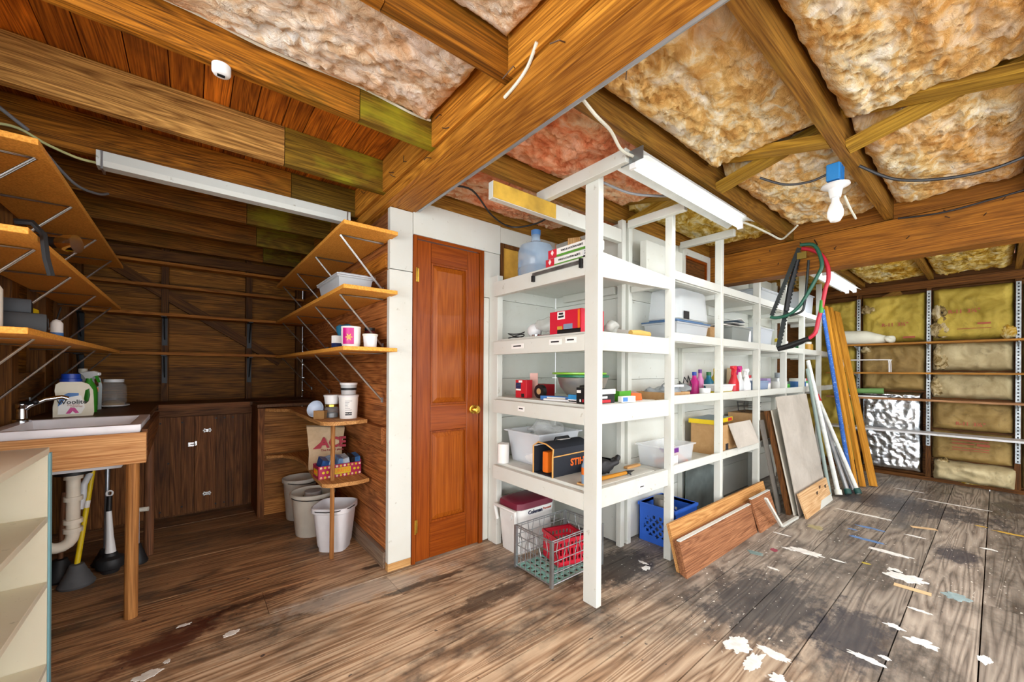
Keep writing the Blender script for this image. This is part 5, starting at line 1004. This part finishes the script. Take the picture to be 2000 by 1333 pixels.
# third shelf
t = thing('cardboard_tray', 'shallow cardboard tray with bagged hardware on the third shelf behind the second post', 'tray', (1.68, -.83, 1.026))
for a, b in (((-.15, -.12, 0), (.15, .12, .004)), ((-.15, -.12, .004), (.15, -.116, .06)), ((-.15, .116, .004), (.15, .12, .06)), ((-.15, -.116, .004), (-.146, .116, .06)), ((.146, -.116, .004), (.15, .116, .06))): box('tray_wall', a, b, CARD, t)
obj('bagged_parts', MB().sphere((0, 0, .05), .1, 22, (1.3, 1, .45)).noise(.05, 18), clear('film3', '#b9c3ca', .65, .15), t, True, False); box('white_rack', (-.05, -.1, .095), (.1, -.03, .11), WPL, t)
t = thing('cable_tangle', 'tangle of thin black cables in clear bags on the third shelf', 'cables', (1.96, -.8, 1.026)); obj('film', MB().sphere((0, 0, .062), .085, 22, (1.1, 1, .5)).noise(.04, 15), clear('film4', '#a9b0b2', .6, .15), t, True, False); obj('cable', MB().tube([(-.03, -.02, .06), (-.05, -.03, .13), (.0, -.03, .1), (.04, -.02, .16), (.07, -.03, .12), (.1, -.02, .17), (.13, -.03, .1), (.1, -.04, .05)], .004, 6), CK, t, True)
tub('white_bowl', 'plain white tub before the third post on the third shelf', 'tub', (2.145, -.91, 1.026), .04, .075, WPL)
bins = [('bottle with magenta body on the third shelf before the third post', 2.3, -.75, .035, .17, MAG, BLUE), ('purple-capped pink bottle behind the third post', 2.42, -.74, .03, .19, plain('pinkb', '#d884b8', .4), PURPLE), ('teal bottle on the third shelf', 2.58, -.74, .04, .17, plain('tealb', '#15708a', .35), DGRN), ('yellow-topped bottle on the third shelf behind the red one', 2.7, -.75, .045, .2, plain('yelb', '#c9b42a', .4), YEL)]
for lab, x, y, r, h, m, c in bins:
    t = thing('cleaner_bottle', lab, 'bottle', (x, y, 1.026), group='cleaning bottles on the third shelf'); obj('body', MB().lathe([(r*.95, 0), (r, .01), (r, h*.7), (r*.5, h*.86), (r*.45, h), (0, h)], n=18), m, t, True); obj('cap', MB().lathe([(r*.5, h), (r*.5, h+.03), (0, h+.031)], n=14), c, t, True)
def sprayer(label, x, y, z, m, hm, h=.2, rz=0, wide=.05):
    t = thing('spray_bottle', label, 'bottle', (x, y, z), rz); obj('body', loft([sq(1, 0, 3, wide, wide*.6), sq(1, h*.55, 3, wide, wide*.6), sq(1, h*.75, 2.5, wide*.5, wide*.45), sq(1, h, 2, .016, .016)]), m, t, True)
    obj('trigger_head', MB().prism([(-.045, h+.05), (.025, h+.055), (.04, h+.03), (.015, h+.02), (.012, h), (-.014, h), (-.018, h+.025), (-.045, h+.03)], 1, -.013, .013).bevel(.003, 1), hm, t); obj('trigger', MB().prism([(-.03, h+.03), (-.02, h+.03), (-.04, h-.025), (-.048, h-.02)], 1, -.006, .006), hm, t); return t
sprayer('large red bottle with red spray top on the third shelf', 2.62, -.93, 1.026, REDP, plain('redtop', '#d12a36', .4), .2, 0, .055); sprayer('clear white spray bottle with magenta trigger on the third shelf', 2.78, -.91, 1.026, clear('spray_clear', '#e8edf0', .7), MAG, .2); sprayer('white spray bottle with red collar next to the fourth post', 2.88, -.93, 1.026, WPL, WPL, .18)
carton('yellow_carton', 'yellow sponge carton under a white tub on the third shelf', (2.42, -.9, 1.026), 0, .22, .12, .045, plain('lemon', '#d8c41c', .45), decals=[('-y', -.1, .01, .1, .02, GRN)]); bin_('white_caddy', 'white plastic caddy of sheets sitting on the yellow carton', (2.42, -.9, 1.072), 0, .24, .12, .055, WPL, None, 'caddy')
t = thing('brown_paper_bag', 'brown paper bag standing behind the fourth post', 'bag', (3.13, -.735, 1.026), 0); obj('bag', MB().box((-.1, -.03, 0), (.1, .03, .24)).noise(.02, 12), KRAFT, t)
t = bin_('storage_bin', 'blue-tinted clear bin of packets on the third shelf after the fourth post', (3.2, -.895, 1.026), 0, .26, .13, .12, clear('bin_blue', '#8fa6c8', .75), None); obj('packets', MB().box((-.1, -.045, .005), (.1, .045, .1)).noise(.01, 25), plain('mixpk', '#6f84a8', .6, var=.4, scale=25), t)
can('white jar with red lid behind the blue-tinted bin', 3.38, -.76, 1.026, .045, .14, WPL, None, REDP, 'jar', 'jar'); carton('purple_carton', 'lilac and white carton before the fifth post', (3.52, -.84, 1.026), .1, .14, .12, .14, plain('lilac', '#9c86b8', .5), decals=[('-y', -.06, .02, .06, .09, WLAB)])
can('silver paint can on the third shelf past the fifth post', 3.86, -.88, 1.026, .075, .14, plain('tinplate', '#c9ccca', .35, .5), WLAB); can('small grey can on top of the silver paint can', 3.86, -.88, 1.17, .035, .05, plain('greycan', '#9aa2a8', .4)); can('green-labelled can next to the silver paint can', 4.08, -.86, 1.026, .06, .1, plain('dkcan', '#2f3a34', .4), GRN); can('blue and white paint can near the end of the third shelf', 4.48, -.88, 1.026, .08, .13, WLAB, LBLUE); can('red-topped can near the end of the third shelf', 4.68, -.9, 1.026, .05, .1, GRN, WLAB, REDP)
# fourth shelf
t = bin_('storage_bin', 'clear bin of craft odds and ends with purple label on the lowest long shelf', (1.72, -.83, .566), 0, .36, .23, .15, CT, None); box('purple_label', (-.19, -.124, .11), (-.05, -.1195, .145), PURPLE, t); box('paper_label', (-.17, -.123, .02), (-.06, -.1185, .09), WLAB, t)
for i in range(9):
    o = obj('bottle', MB().lathe([(.018, 0), (.018, .09), (.009, .1), (.009, .12), (0, .12)], n=10), (ORANGE, WPL, LBLUE, REDP, WPL, PURPLE, ORANGE, MAG, WPL)[i], t, True); o.location = (-.12+.035*i, -.05+.04*(i % 3), .05+.02*(i % 2)); o.rotation_euler = (1.2+.2*i, .4*i, .7*i)
t = thing('open_carton', 'big open cardboard box with a flap hanging over the lowest long shelf', 'box', (2.57, -.85, .566))
for n, a, b in (('wall', (-.28, -.12, 0), (.28, -.115, .24)), ('wall', (-.28, .115, 0), (.28, .12, .24)), ('wall', (-.28, -.115, 0), (-.275, .115, .24)), ('wall', (.275, -.115, 0), (.28, .115, .24)), ('bottom', (-.275, -.115, 0), (.275, .115, .005))): box(n, a, b, CARD, t)
obj('flap', MB().hexa([(-.14, -.19, .055), (.3, -.19, .055), (.3, -.186, .055), (-.14, -.186, .055), (-.16, -.126, .245), (.28, -.126, .245), (.28, -.121, .245), (-.16, -.121, .245)]), GREYCARD, t); box('print_patch', (-.2, -.1215, .02), (-.15, -.1202, .09), INK, t)
carton('puzzle_box', 'flat yellow and red game box lying across the open cardboard box', (2.45, -.82, .812), .08, .42, .2, .035, YEL, decals=[('-y', .1, .005, .19, .03, REDP), ('-y', -.2, .005, -.1, .03, REDP), ('+z', -.2, -.09, .2, .09, plain('gamegrey', '#9fb0b8', .5))])
carton('brown_carton', 'brown carton with wire baskets on it past the fourth post', (3.25, -.83, .566), 0, .4, .24, .28, CARD); t = thing('wire_basket', 'thin black wire basket on the brown carton past the fourth post', 'basket', (3.22, -.83, .848))
for z in (.005, .05, .09): obj('wire', MB().tube([(.11*math.cos(a)*(1+z), .09*math.sin(a)*(1+z), z) for a in [k_*math.pi/10 for k_ in range(21)]], .0025, 6), CK, t)
for k_ in range(8): a = k_*math.pi/4; obj('wire', MB().tube([(.11*math.cos(a), .09*math.sin(a), .005), (.12*math.cos(a), .098*math.sin(a), .09)], .0022, 5), CK, t)
t = thing('sheet_metal_panel', 'dull metal sheet standing on the floor behind the third and fourth posts', 'sheet', (2.55, -.72, 0)); obj('sheet', MB().box((-.33, -.008, 0), (.33, 0, .5)), plain('sheet_metal', '#7f8a88', .4, .5, .15), t)
# ================================================================ THINGS LEANING ON THE SHELVING
def lean(name, label, cat, x0, x1, yb, yt, zt, th, m, parent=None, x0t=None, x1t=None, zb=0, part='board', group=None):
    """flat board standing on the floor at y=yb and leaning back to y=yt at height zt"""
    t = parent or thing(name, label, cat, ((x0+x1)/2, yb, 0), group=group); L = Vector(t.location); d = Vector((0, yt-yb, zt)).normalized(); n = Vector((0, d.z, -d.y))*th
    x0t = x0 if x0t is None else x0t; x1t = x1 if x1t is None else x1t
    P = [Vector(p) for p in ((x0, yb, zb), (x1, yb, zb))]; T = [Vector(p) for p in ((x0t, yt, zt), (x1t, yt, zt))]
    pts = [P[0], P[1], P[1]+n, P[0]+n, T[0], T[1], T[1]+n, T[0]+n]
    o = obj(part, MB().hexa(pts), m, t); o.location -= L; return t
LG = 'boards standing on edge against the shelf posts'
lean('plank', 'tan board standing on edge furthest back against the shelf posts', 'board', 1.385, 2.95, -1.115, -1.045, .278, .02, W('pine', 0), group=LG)
lean('plank', 'thin dark brown board sandwiched second from the back of the leaning stack', 'board', 1.375, 2.6, -1.138, -1.085, .195, .012, W('brownply', 0), group=LG)
lean('plank', 'thin brown board sandwiched third from the back of the leaning stack', 'board', 1.365, 2.6, -1.155, -1.105, .198, .011, W('brownply', 0), group=LG)
t = lean('plank', 'brown grained plywood board at the front of the leaning stack', 'board', 1.355, 2.44, -1.178, -1.128, .2, .016, W('brownply', 0), group=LG)
L = Vector(t.location); o = obj('white_top_edge', MB().box((1.36, -1.13, .201), (2.44, -1.108, .207)).noise(.003, 30), WHITE, t); o.location -= L
t = lean('plank', 'short brown board at the far end of the leaning stack with white edge', 'board', 2.45, 2.84, -1.2, -1.13, .235, .016, W('brownply', 0), group=LG)
L = Vector(t.location); o = obj('white_top_edge', MB().box((2.45, -1.132, .236), (2.84, -1.112, .242)), WHITE, t); o.location -= L
t = thing('corner_moulding', 'white angled moulding strip lying by the end of the leaning boards', 'moulding', (2.7, -1.25, 0)); L = Vector(t.location)
for p, q in (((2.705, -1.255, .012), (2.47, -1.222, .265)), ((2.705, -1.262, .01), (3.03, -1.275, .01))): o = stick('strip', Vector(p)-L, Vector(q)-L, .02, .018, WHITE, t)
lean('panel', 'brown wooden panel with pale edge leaning behind the grey cardboard', 'panel', 3.06, 3.68, -1.215, -1.035, .88, .03, W('darkpanel', 2), x0t=3.08, x1t=3.7)
lean('panel', 'thin white-edged panel leaning before the brown panel', 'panel', 3.09, 3.72, -1.242, -1.055, .885, .012, whitepaint('panel_white', '#e0dccd', '#a89c7c', .6), x0t=3.12, x1t=3.75)
lean('panel', 'dark slate panel standing at the very back behind the brown panel', 'panel', 3.02, 3.12, -1.14, -1.004, .8, .008, plain('slate', '#6f6a62', .5), x0t=2.98, x1t=3.08)
lean('cardboard_sheet', 'tall grey cardboard sheet leaning against the shelving', 'cardboard', 3.09, 3.97, -1.275, -1.1, 1.01, .006, GREYCARD, x0t=3.07, x1t=3.95)
t = lean('plywood_scrap', 'tan plywood offcut with white painted corner leaning at the foot of the cardboard', 'plywood', 3.07, 3.86, -1.335, -1.277, .2, .014, W('ply', 0), x0t=3.05, x1t=3.9); L = Vector(t.location)
o = obj('white_paint_patch', MB().hexa([(3.45, -1.3375, .0), (3.87, -1.3375, .0), (3.87, -1.3355, .0), (3.45, -1.3355, .0), (3.55, -1.3215, .055), (3.875, -1.3215, .055), (3.875, -1.3195, .055), (3.55, -1.3195, .055)]), WHITE, t); o.location -= L
for x, z in ((3.5, .12), (3.62, .15), (3.78, .13)): o = obj('knot', MB().box((x-.02, -1.3355+z*.29-.0008, z-.022), (x+.02, -1.3355+z*.29+.003, z+.022)), plain('knot_dark', '#4a3a2c', .6), t); o.location -= L
def pole(label, p, q, r, m, cap=None, foot=None, name='pole', part='shaft'):
    t = thing(name, label, 'pole', (p[0], p[1], p[2]+.015), group='poles leaning at the end of the shelving'); d = Vector(q)-Vector(p); obj(part, MB().tube([(0, 0, .0), d*.5, d], r, 12), m, t, True); n = d.normalized()
    if cap: obj('cap', MB().tube([d, d+n*.09], r*1.25, 12), cap, t, True)
    if foot: obj('foot', MB().tube([n*.0, n*.05], r*1.5, 12), foot, t, True)
    return t
PW = paper('pole_white', '#cfd4cf', '#eef0ea', '#8d9794', .4, sc=14); PB = paper('pole_paint', '#1c4fa0', '#2f66b8', '#e8ecf0', .9, sc=12); PA = plain('aluminium', '#b6bdc2', .35, .7, .15)
pole('white-painted pole leaning nearest, beside the grey cardboard', (4.06, -1.343, 0), (4.4, -1.0, 1.34), .021, PW, None, OFFW)
pole('thin grey-green pole leaning just behind the white pole', (3.98, -1.29, 0), (4.3, -1.02, 1.25), .017, plain('greygreen', '#8fa09a', .5))
pole('aluminium pole with red cap and dark green foot, first of two', (4.16, -1.4, 0), (4.56, -1.04, .9), .019, PA, REDP, plain('foot_green', '#1d4a44', .5))
pole('aluminium pole with red cap and dark green foot, second of two', (4.26, -1.46, 0), (4.66, -1.045, .88), .019, PW, REDP, plain('foot_green', '#1d4a44', .5))
pole('tall blue pole spattered with white paint', (4.46, -1.37, 0), (4.86, -1.025, 1.95), .02, PB)
t = pole('small crutch-like grey pole with a clamp behind the aluminium poles', (4.36, -1.4, 0), (4.74, -1.03, .8), .014, PA); obj('clamp', MB().box((.17, .18, .4), (.215, .225, .46)).bevel(.01, 1), PW, t)
GLB = W('goldboard', 0)
def tallboard(label, p, q, w_, th):
    t = thing('tall_board', label, 'board', p, group='golden boards leaning at the end of the shelving'); stick('board', Vector((0, 0, .001)), Vector(q)-Vector(p), w_, th, GLB, t, axis_up=(-.3, -.8, .2)); return t
tallboard('wide golden board leaning outermost at the end of the shelving', (4.74, -1.5, .012), (5.28, -1.07, 1.98), .1, .02)
tallboard('narrow golden board leaning second at the end of the shelving', (4.64, -1.43, .01), (5.14, -1.035, 2.02), .045, .035)
tallboard('narrow golden board leaning nearest the blue pole', (4.56, -1.385, .01), (4.99, -1.025, 2.02), .04, .03)
# ================================================================ SAWS ON THE GIRDER
def P3(l, x): return [(x, y, z) for y, z in l]
def smooth(pts, n=4):
    P = [Vector(p) for p in pts]; Q = [P[0]]
    for i in range(len(P)-1):
        p0, p1, p2, p3 = P[max(i-1, 0)], P[i], P[i+1], P[min(i+2, len(P)-1)]
        for k_ in range(1, n+1):
            s = k_/n; Q.append(.5*((2*p1)+(p2-p0)*s+(2*p0-5*p1+4*p2-p3)*s*s+(3*p1-p0-3*p2+p3)*s**3))
    return Q
RS = plain('saw_red', '#c4243a', .4); GS = plain('saw_green', '#1f5c48', .4); SAWD = plain('saw_dark', '#2a3030', .45, .3)
def toothed(p, q, w_, x, nt=26):
    p, q = Vector(p), Vector(q); d = q-p; n = Vector((-d.y, d.x)).normalized(); pts = []
    for i in range(nt+1):
        s = i/nt; pts.append(p+d*s+n*(w_*.5)); 
        if i < nt: pts.append(p+d*(s+.5/nt)+n*(w_*.5+.009))
    pts += [q-n*w_*.5, p-n*w_*.5]; return MB().prism([(a.x, a.y) for a in pts], 0, x-.001, x+.001)
t = thing('bow_saw', 'red tubular bow saw with green band hanging from the girder', 'saw', (2.785, -1.38, 1.4)); L = Vector(t.location)
def tp(n, mb, m, sm=True): o = obj(n, mb, m, t, sm); o.location -= L
F1 = [(-1.36, 2.2), (-1.40, 2.185), (-1.438, 2.163), (-1.489, 2.113), (-1.521, 2.029), (-1.527, 1.931), (-1.509, 1.857), (-1.488, 1.725), (-1.467, 1.63), (-1.448, 1.533), (-1.405, 1.49)]
tp('frame', MB().tube(smooth(P3(F1, 2.785)), .014, 10), RS); tp('green_band', MB().tube(P3([(-1.49, 1.775), (-1.482, 1.68)], 2.785), .0155, 10), GRN); tp('handle', MB().tube(P3([(-1.41, 1.492), (-1.29, 1.447), (-1.2, 1.415)], 2.785), .019, 10), BLACK); tp('lever', MB().tube(P3([(-1.38, 1.462), (-1.3, 1.425), (-1.215, 1.405)], 2.785), .006, 6), SAWD)
tp('blade', toothed((-1.2, 1.43), (-1.34, 2.18), .03, 2.785), SAWD, False)
t = thing('bow_saw', 'dark green bow saw with toothed blade hanging from the girder', 'saw', (2.745, -1.35, 1.66)); L = Vector(t.location)
F2 = [(-1.36, 2.22), (-1.438, 2.203), (-1.477, 2.135), (-1.496, 2.034), (-1.471, 1.961), (-1.408, 1.834), (-1.359, 1.748), (-1.291, 1.687), (-1.203, 1.668), (-1.16, 1.68)]
tp('frame', MB().tube(smooth(P3(F2, 2.745)), .013, 10), GS); tp('inner_guard', MB().tube(smooth(P3([(-1.413, 2.09), (-1.401, 1.894), (-1.388, 1.757), (-1.369, 1.699), (-1.291, 1.675)], 2.745)), .009, 8), SAWD); tp('blade', toothed((-1.165, 1.69), (-1.35, 2.2), .026, 2.745), SAWD, False); tp('end_plate', MB().box((2.738, -1.4, 2.11), (2.752, -1.34, 2.16)), plain('brass_dark', '#8a7430', .4, .6), False)
t = thing('hand_saw', 'black straight pruning saw hanging between the two bow saws', 'saw', (2.765, -1.3, 1.68)); L = Vector(t.location); tp('shaft', MB().tube(P3([(-1.345, 2.14), (-1.285, 1.9), (-1.262, 1.72)], 2.765), [.016, .018, .02], 8), DARKSTEEL)
for y in (-1.36, -1.45): tag(obj('nail', MB().tube([(2.819, y, 2.215), (2.735, y, 2.235)], .004, 6), DARKSTEEL), 'bent nail in the girder holding the %s' % ('saw blades' if y > -1.4 else 'saw frames'), 'nail')
# ================================================================ FLUORESCENT SHOP LIGHTS
TUBE = plain('tube_glass', '#ffffff', .3, var=0, emit=1.1); HSG = plain('light_housing', '#d3d8d4', .35, .2, .08)
def shop(label, x0, x1, y, z, power, tubes):
    t = thing('shop_light', label, 'light', ((x0+x1)/2, y, z-.07), group='fluorescent shop lights'); L = Vector(t.location)
    def q(n, mb, m, s=False): o = obj(n, mb, m, t, s); o.location -= L
    q('housing', MB().prism([(y-.035, z), (y+.035, z), (y+.04, z-.035), (y-.04, z-.035)], 0, x0, x1), HSG)
    q('reflector', MB().prism([(y-.085, z-.058), (y-.041, z-.036), (y+.041, z-.036), (y+.085, z-.058), (y+.085, z-.06), (y+.04, z-.038), (y-.04, z-.038), (y-.085, z-.06)], 0, x0, x1), HSG)
    for yy in tubes:
        q('tube', MB().tube([(x0+.03, y+yy, z-.062), (x1-.03, y+yy, z-.062)], .019, 14), TUBE, True)
        for x in (x0+.008, x1-.008): q('tube_socket', MB().box((x-.008, y+yy-.016, z-.085), (x+.008, y+yy+.016, z-.037)), WPL)
    q('end_plate', MB().box((x0-.004, y-.06, z-.06), (x0-.001, y+.06, z)), plain('zinc', '#8f9698', .4, .8))
    l = area('shop_light_lamp', ((x0+x1)/2, y, z-.095), (0, 0, 0), x1-x0-.1, .12, power, (.97, .99, 1)); l.parent = t; l.location = Vector(l.location)-L
    return t
shop('fluorescent shop light mounted above the end of the white shelving', .69, 1.94, -1.235, 2.275, 5, (0,))
shop('fluorescent shop light beyond the girder over the far shelves', 3.55, 4.78, -1.3, 2.2, 6, (-.03, .035))
shop('added unseen fluorescent fill light over the open floor behind the viewer', -.9, .33, -3.2, 2.2, 32, (-.03, .035))  # assumed fixture, added out of view to lift the light on the floor
shop('added unseen fluorescent fill light over the right half of the floor behind the viewer', 1.4, 2.6, -3.4, 2.2, 34, (-.03, .035))  # second added fixture out of view, more fill for floor and walls
# bare bulb
t = thing('bare_bulb', 'bare white bulb in a porcelain holder on a blue junction box', 'lamp', (1.62, -1.805, 2.05)); BX = plain('box_blue', '#2a80c4', .4)
obj('junction_box', MB().box((-.045, -.025, .15), (.045, .03, .235)).bevel(.004, 1), BX, t); obj('lamp_holder', MB().lathe([(.022, .07), (.026, .09), (.03, .115), (.06, .13), (.058, .137), (.0, .149)], n=24), WPL, t, True); obj('bulb', MB().lathe([(0, -.055), (.02, -.05), (.033, -.025), (.034, .0), (.028, .025), (.017, .05), (.015, .069)], n=20), plain('bulb_white', '#f4f5f5', .25, var=0), t, True)
for x in (-.03, 0, .03): obj('box_rib', MB().box((x-.004, -.029, .155), (x+.004, -.0255, .23)), BX, t)
# cables of this side
cable('white flat cable from the beam to the first shop light', [(.17, -1.34, 2.27), (.3, -1.33, 2.235), (.45, -1.29, 2.25), (.58, -1.25, 2.235), (.69, -1.24, 2.245)], .007, CW)
cable('white cable trailing from the far end of the first shop light', [(1.945, -1.24, 2.24), (2.15, -1.245, 2.255), (2.4, -1.26, 2.255), (2.58, -1.28, 2.25), (2.5, -1.36, 2.26), (2.45, -1.42, 2.285)], .007, CW)
cable('black cable drooping across the insulation right of the bulb', [(1.75, -1.875, 2.3), (1.8, -2.0, 2.2), (1.82, -2.15, 2.15), (1.9, -2.3, 2.16), (2.0, -2.43, 2.22)], .007, CK)
cable('black cable from the bridging to the blue junction box', [(1.5, -1.5, 2.3), (1.56, -1.6, 2.245), (1.6, -1.7, 2.235), (1.61, -1.775, 2.25)], .006, CK)
cable('thin black cable along the top of the girder', [(2.8, -1.9, 2.28), (2.79, -2.1, 2.255), (2.8, -2.3, 2.275), (2.8, -2.5, 2.3)], .006, CK)
cable('white twisted wire end hanging beside the bulb', [(1.68, -1.83, 2.14), (1.75, -1.84, 2.09), (1.85, -1.845, 2.06), (1.86, -1.835, 2.09)], .005, CW)
cable('black cable looping over the white wall beside the beam', [(.2, -.35, 2.28), (.4, -.3, 2.33), (.7, -.1, 2.31), (.93, -.03, 2.305), (1.0, -.25, 2.29), (.95, -.5, 2.3)], .006, CK)
cable('grey conduit pipe along the lower edge of the main beam', [(.172, -5.0, 2.222), (.172, -3, 2.222), (.172, -1.5, 2.222), (.172, -.05, 2.222)], .009, plain('conduit', '#a7acb0', .4, .7), 'conduit_pipe', 'pipe')
cable('grey cable crossing behind the front post to the shelves', [(.8, -.98, 2.25), (1.0, -1.02, 2.235), (1.2, -1.1, 2.25), (1.35, -1.15, 2.28)], .007, CG)
# ================================================================ FAR WALL SHELVES
ZN = paper('standard_metal', '#8d979c', '#c7ced1', '#3a4246', .5, .8, .4, 20)
for y, z0, z1 in ((-1.225, .5, 2.15), (-1.835, .4, 2.17), (-2.465, .31, 2.17)):
    t = thing('shelf_standard', 'slotted metal shelf standard on the %s stud of the far wall' % {-1.225: 'first', -1.835: 'middle', -2.465: 'last visible'}[y], 'standard', (5.61, y, z0), group='slotted standards on the far wall'); H = z1-z0
    obj('channel', MB().box((-.008, -.017, 0), (.008, .017, H)), ZN, t)
    mb = MB()
    for k_ in range(int(H/.035)): mb.box((-.0095, -.006, .012+k_*.035), (-.0081, .006, .028+k_*.035))
    o = obj('slots', mb, DARKSTEEL, t); o['kind'] = 'stuff'
WS = wood('wallshelf', '#8d5c1c', '#c98d38', 1); GS_ = 'boards on the standards of the far wall'
for z, m, lab in ((1.575, WS, 'top brown wall shelf carrying the white roll on the far wall'), (1.235, WS, 'second brown wall shelf with the white wire rack on the far wall'), (.935, wood('wallshelf3', '#8a5a36', '#c09468', 1), 'third brown wall shelf with the green roll on the far wall'), (.565, whitepaint('shelf_white', '#dfe1e2', '#9aa0a4', .5), 'lowest white wall shelf on the far wall')):
    t = thing('far_shelf', lab, 'shelf', (5.5, -1.9, z-.02), group=GS_); o = box('board', (5.36, -5.0, z-.02), (5.595, -.95, z), m, t); o.location -= t.location
    for y in (-1.225, -1.835, -2.465): o = obj('bracket', MB().prism([(5.6, z-.021), (5.4, z-.021), (5.4, z-.03), (5.58, z-.075), (5.6, z-.075)], 1, y-.004, y+.004), ZN, t); o.location -= t.location
t = thing('cloth_roll', 'white rolled drop cloth lying on the top wall shelf', 'cloth', (5.45, -1.27, 1.576)); obj('cloth', MB().tube([(0, .3, .075), (0, .15, .085), (0, -.05, .08), (0, -.17, .055), (0, -.24, .05)], [.055, .085, .085, .06, .035], 20).noise(.012, 14), plain('cloth_white', '#dcdccb', .85, bump=.3), t, True, False); obj('cloth_end', MB().sphere((-.01, -.25, .05), .06, 18, (.8, .8, .7)).noise(.03, 22), plain('cloth_white', '#dcdccb', .85), t, True, False)
t = thing('wire_rack', 'white plastic-coated wire rack standing on the second wall shelf', 'rack', (5.45, -1.32, 1.236))
for x in (-.06, .06): obj('hoop', MB().tube(smooth([(x, .2, 0), (x, .2, .13), (x, .18, .145), (x, -.19, .145), (x, -.21, .13), (x, -.215, 0)], 5), .006, 8), WPL, t, True)
for y in (.19, -.2): obj('cross_wire', MB().tube([(-.06, y, .14), (.06, y, .14)], .005, 6), WPL, t)
t = thing('green_roll', 'green cloth-like roll on the third wall shelf', 'roll', (5.45, -1.3, .965)); obj('roll', MB().tube([(0, .15, .035), (0, -.18, .045)], [.028, .035], 14), plain('green_roll', '#6f9a58', .8), t, True)
t = thing('saw_blade_tray', 'black and white flat trays under the green roll on the third wall shelf', 'tray', (5.45, -1.32, .936)); obj('white_tray', MB().box((-.07, -.2, 0), (.07, .18, .016)).bevel(.003, 1), WPL, t); obj('black_tray', MB().box((-.07, -.26, .0165), (.06, .14, .028)).bevel(.003, 1), BLACK, t)
